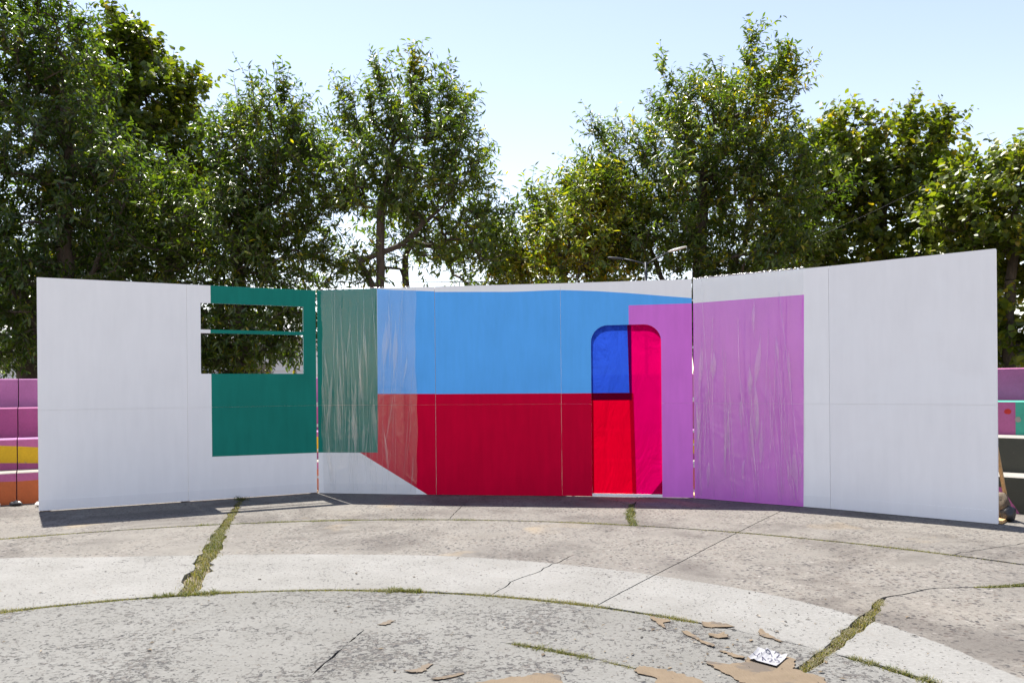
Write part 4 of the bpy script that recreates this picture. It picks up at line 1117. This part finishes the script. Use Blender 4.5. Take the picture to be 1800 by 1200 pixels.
# the note: a creased sheet with handwriting, lying on the cardboard
note = empty('paper_note', (1.415, 4.595, 0.014)); tag(note, 'creased white sheet of paper with handwritten numbers lying on cardboard', 'paper')
A4 = [Vector((-.115, -.015)), Vector((-.015, .135)), Vector((.115, .015)), Vector((.0, -.145))]   # left, top, right, bottom corners
def note_pt(u, v, dz=0.0):
    """u along left->top.. bilinear in the sheet; v towards the right"""
    p = (A4[0] * (1 - u) + A4[1] * u) * (1 - v) + (A4[3] * (1 - u) + A4[2] * u) * v
    z = 0.006 + 0.022 * math.exp(-((v - .22 - .10 * u) / .055) ** 2) * (0.3 + 0.7 * u) + 0.010 * math.exp(-((v - .40) / .05) ** 2) * u - 0.004 * math.sin(u * 3.1)
    z += 0.014 * max(0, u - .85) * 6 * (0.5 + .5 * math.sin(v * 14)) + .018 * max(0, .08 - v) * 6
    return Vector((p.x, p.y, z + dz))
m = MB(); n = 26
V = [note_pt(i / n, j / n) for i in range(n + 1) for j in range(n + 1)]
F = [(i * (n + 1) + j, i * (n + 1) + j + 1, (i + 1) * (n + 1) + j + 1, (i + 1) * (n + 1) + j) for i in range(n) for j in range(n)]
m.add(V, F, M['paper']); m.build('sheet', note, True)
def stroke(pts, w=.0040):
    m = MB(); q = []
    for i in range(len(pts) - 1):
        for k in range(8):
            t = k / 8; q.append((pts[i][0] + (pts[i + 1][0] - pts[i][0]) * t, pts[i][1] + (pts[i + 1][1] - pts[i][1]) * t))
    q.append(pts[-1]); V = []; F = []
    for i, (u, v) in enumerate(q):
        a = q[max(0, i - 1)]; b = q[min(len(q) - 1, i + 1)]; d = note_pt(*b) - note_pt(*a); s = Vector((-d.y, d.x, 0)).normalized() * w / 2
        c = note_pt(u, v, .0035); V += [c - s, c + s]
    for i in range(len(q) - 1): F.append((2 * i, 2 * i + 1, 2 * i + 3, 2 * i + 2))
    m.add(V, F, M['ink']); return m.build('handwriting', note, recalc=False)
# writing frame: origin and axes on the sheet, so that the lines read level from the viewer's side
def wr(x, y):   # x to the right, y up, in metres on the ground -> (u, v)
    e1 = A4[1] - A4[0]; e2 = A4[3] - A4[0]; p = Vector((x, y)) - A4[0]; det = e1.x * e2.y - e1.y * e2.x
    return ((p.x * e2.y - p.y * e2.x) / det, (e1.x * p.y - e1.y * p.x) / det)
def glyph(ch, x, y, sx, sy):
    G = {'9': [[(.9, .75), (.6, 1), (.1, .85), (.05, .6), (.5, .5), (.9, .75), (.85, .3), (.7, 0)]],
         '2': [[(.05, .8), (.4, 1), (.85, .85), (.8, .55), (.3, .2), (0, 0), (.5, .06), (1, 0)]],
         'A': [[(0, 0), (.5, 1), (.75, 0)], [(.15, .4), (.7, .4)]], '5': [[(.9, 1), (.25, 1), (.15, .6), (.6, .65), (.9, .4), (.6, .05), (.05, .05)]],
         'Y': [[(0, 1), (.45, .55)], [(1, 1.1), (.45, .5), (.15, -.1)]], '/': [[(.8, 1), (.1, 0)]]}
    for st in G[ch]: stroke([wr(x + a * sx + (.12 * sx * b), y + b * sy) for a, b in st])
glyph('9', .000, .004, .028, .076); glyph('2', .038, -.012, .030, .066)
glyph('A', -.048, -.060, .024, .062); glyph('2', -.018, -.082, .028, .064); glyph('5', .014, -.092, .024, .062)
glyph('Y', -.070, -.010, .034, .064)
for k in range(3): stroke([wr(-.040 + k * .005, .030 - k * .002), wr(-.026 + k * .005, .070 - k * .003)], .0030)

# litter by the left steps and the bag behind the right end of the wall
for i, (x, y, s, mt, lb) in enumerate([(-6.95, 11.04, .07, 'hinge', 'crumpled white scrap at the foot of the orange step, left of the joint'), (-6.35, 11.05, .07, 'hinge', 'pale crumpled wrapper at the foot of the orange step beside the wall'), (-6.18, 11.10, .09, 'trash_dark', 'dark plastic scrap against the orange step by the wall end'), (-6.72, 11.12, .08, 'trash_dark', 'black crumpled scrap at the foot of the orange step joint')]):
    m = MB(); bm = bmesh.new(); bmesh.ops.create_icosphere(bm, subdivisions=2, radius=1); rr = random.Random(i)
    V = [(v.co.x * s * rr.uniform(.7, 1.3), v.co.y * s * .7 * rr.uniform(.7, 1.3), max(0.004, .03 + v.co.z * .035 * rr.uniform(.5, 1.4))) for v in bm.verts]
    F = [tuple(v.index for v in f.verts) for f in bm.faces]; bm.free(); m.add(V, F, M[mt]); o = m.build('crumpled_scrap'); o.location = (x, y, 0); tag(o, lb, 'litter', 'litter along the steps')
bag = empty('sandbag', (5.47, 9.17, 0)); tag(bag, 'slumped brown and black bag weighing down the brace at the right end', 'bag')
def lump(name, c, s, mt, seed):
    bm = bmesh.new(); bmesh.ops.create_icosphere(bm, subdivisions=3, radius=1); rr = random.Random(seed)
    ph = [rr.uniform(0, 6) for _ in range(6)]
    V = []
    for v in bm.verts:
        k = 1 + .12 * math.sin(4 * v.co.x + ph[0]) * math.sin(5 * v.co.z + ph[1]) + .08 * math.sin(9 * v.co.y + ph[2]) + rr.uniform(-.03, .03)
        V.append((c[0] + v.co.x * s[0] * k, c[1] + v.co.y * s[1] * k, max(.004, c[2] + v.co.z * s[2] * k)))
    F = [tuple(v.index for v in f.verts) for f in bm.faces]; bm.free(); m = MB(); m.add(V, F, M[mt]); return m.build(name, bag, True)
lump('sack', (0, .05, .18), (.075, .10, .14), 'trash_brown', 1); lump('lining', (.03, -.02, .09), (.075, .09, .09), 'trash_dark', 2)

# ------------------------------------------------------------------ fallen leaf crumbs, twigs and grit
def litter():
    r = np.random.default_rng(77); n = 900
    th = r.uniform(-40, 62, n); rr = np.where(r.uniform(0, 1, n) < .45, r.normal(3.6, .9, n), r.uniform(2.2, 9.6, n)); rr = np.abs(rr) + .3
    x = CX + rr * np.sin(np.radians(th)); y = CY + rr * np.cos(np.radians(th))
    near = r.uniform(0, 1, n) < .35      # more of it round the cardboard
    x = np.where(near, r.normal(1.0, .75, n), x); y = np.where(near, r.normal(4.9, .55, n), y)
    a = r.uniform(0, 6.28, n); L = r.uniform(.003, .012, n) * r.choice([1, 1, 1, 2.2], n); W = L * r.uniform(.12, .55, n)
    d = np.c_[np.cos(a), np.sin(a)]; q = np.c_[-np.sin(a), np.cos(a)]
    P = np.c_[x, y]; z = r.uniform(.003, .006, n); up = r.uniform(.002, .010, n)
    v = [np.c_[P - d * L[:, None], z], np.c_[P + q * W[:, None], z + up], np.c_[P + d * L[:, None], z + .3 * up], np.c_[P - q * W[:, None], z + .6 * up]]
    V = np.stack(v, 1).reshape(-1, 3); F = np.arange(n * 4).reshape(n, 4)
    o = np_mesh('leaf_litter', V, F, [M['crumb']], None, {'tint': np.repeat(r.uniform(0, 1, n), 4)})
    tag(o, 'crumbs of dry leaves and twigs scattered over the pavement', 'litter', kind='stuff')
t = NT('dry_crumbs'); at = t.new('ShaderNodeAttribute', attribute_name='tint')
t.base(t.ramp(at.outputs['Fac'], [(0.0, (0.016, 0.014, 0.012)), (0.5, (0.06, 0.045, 0.03)), (0.85, (0.14, 0.10, 0.055)), (1.0, (0.26, 0.23, 0.19))])); t.set(Roughness=0.9)
M['crumb'] = t.mat
litter()
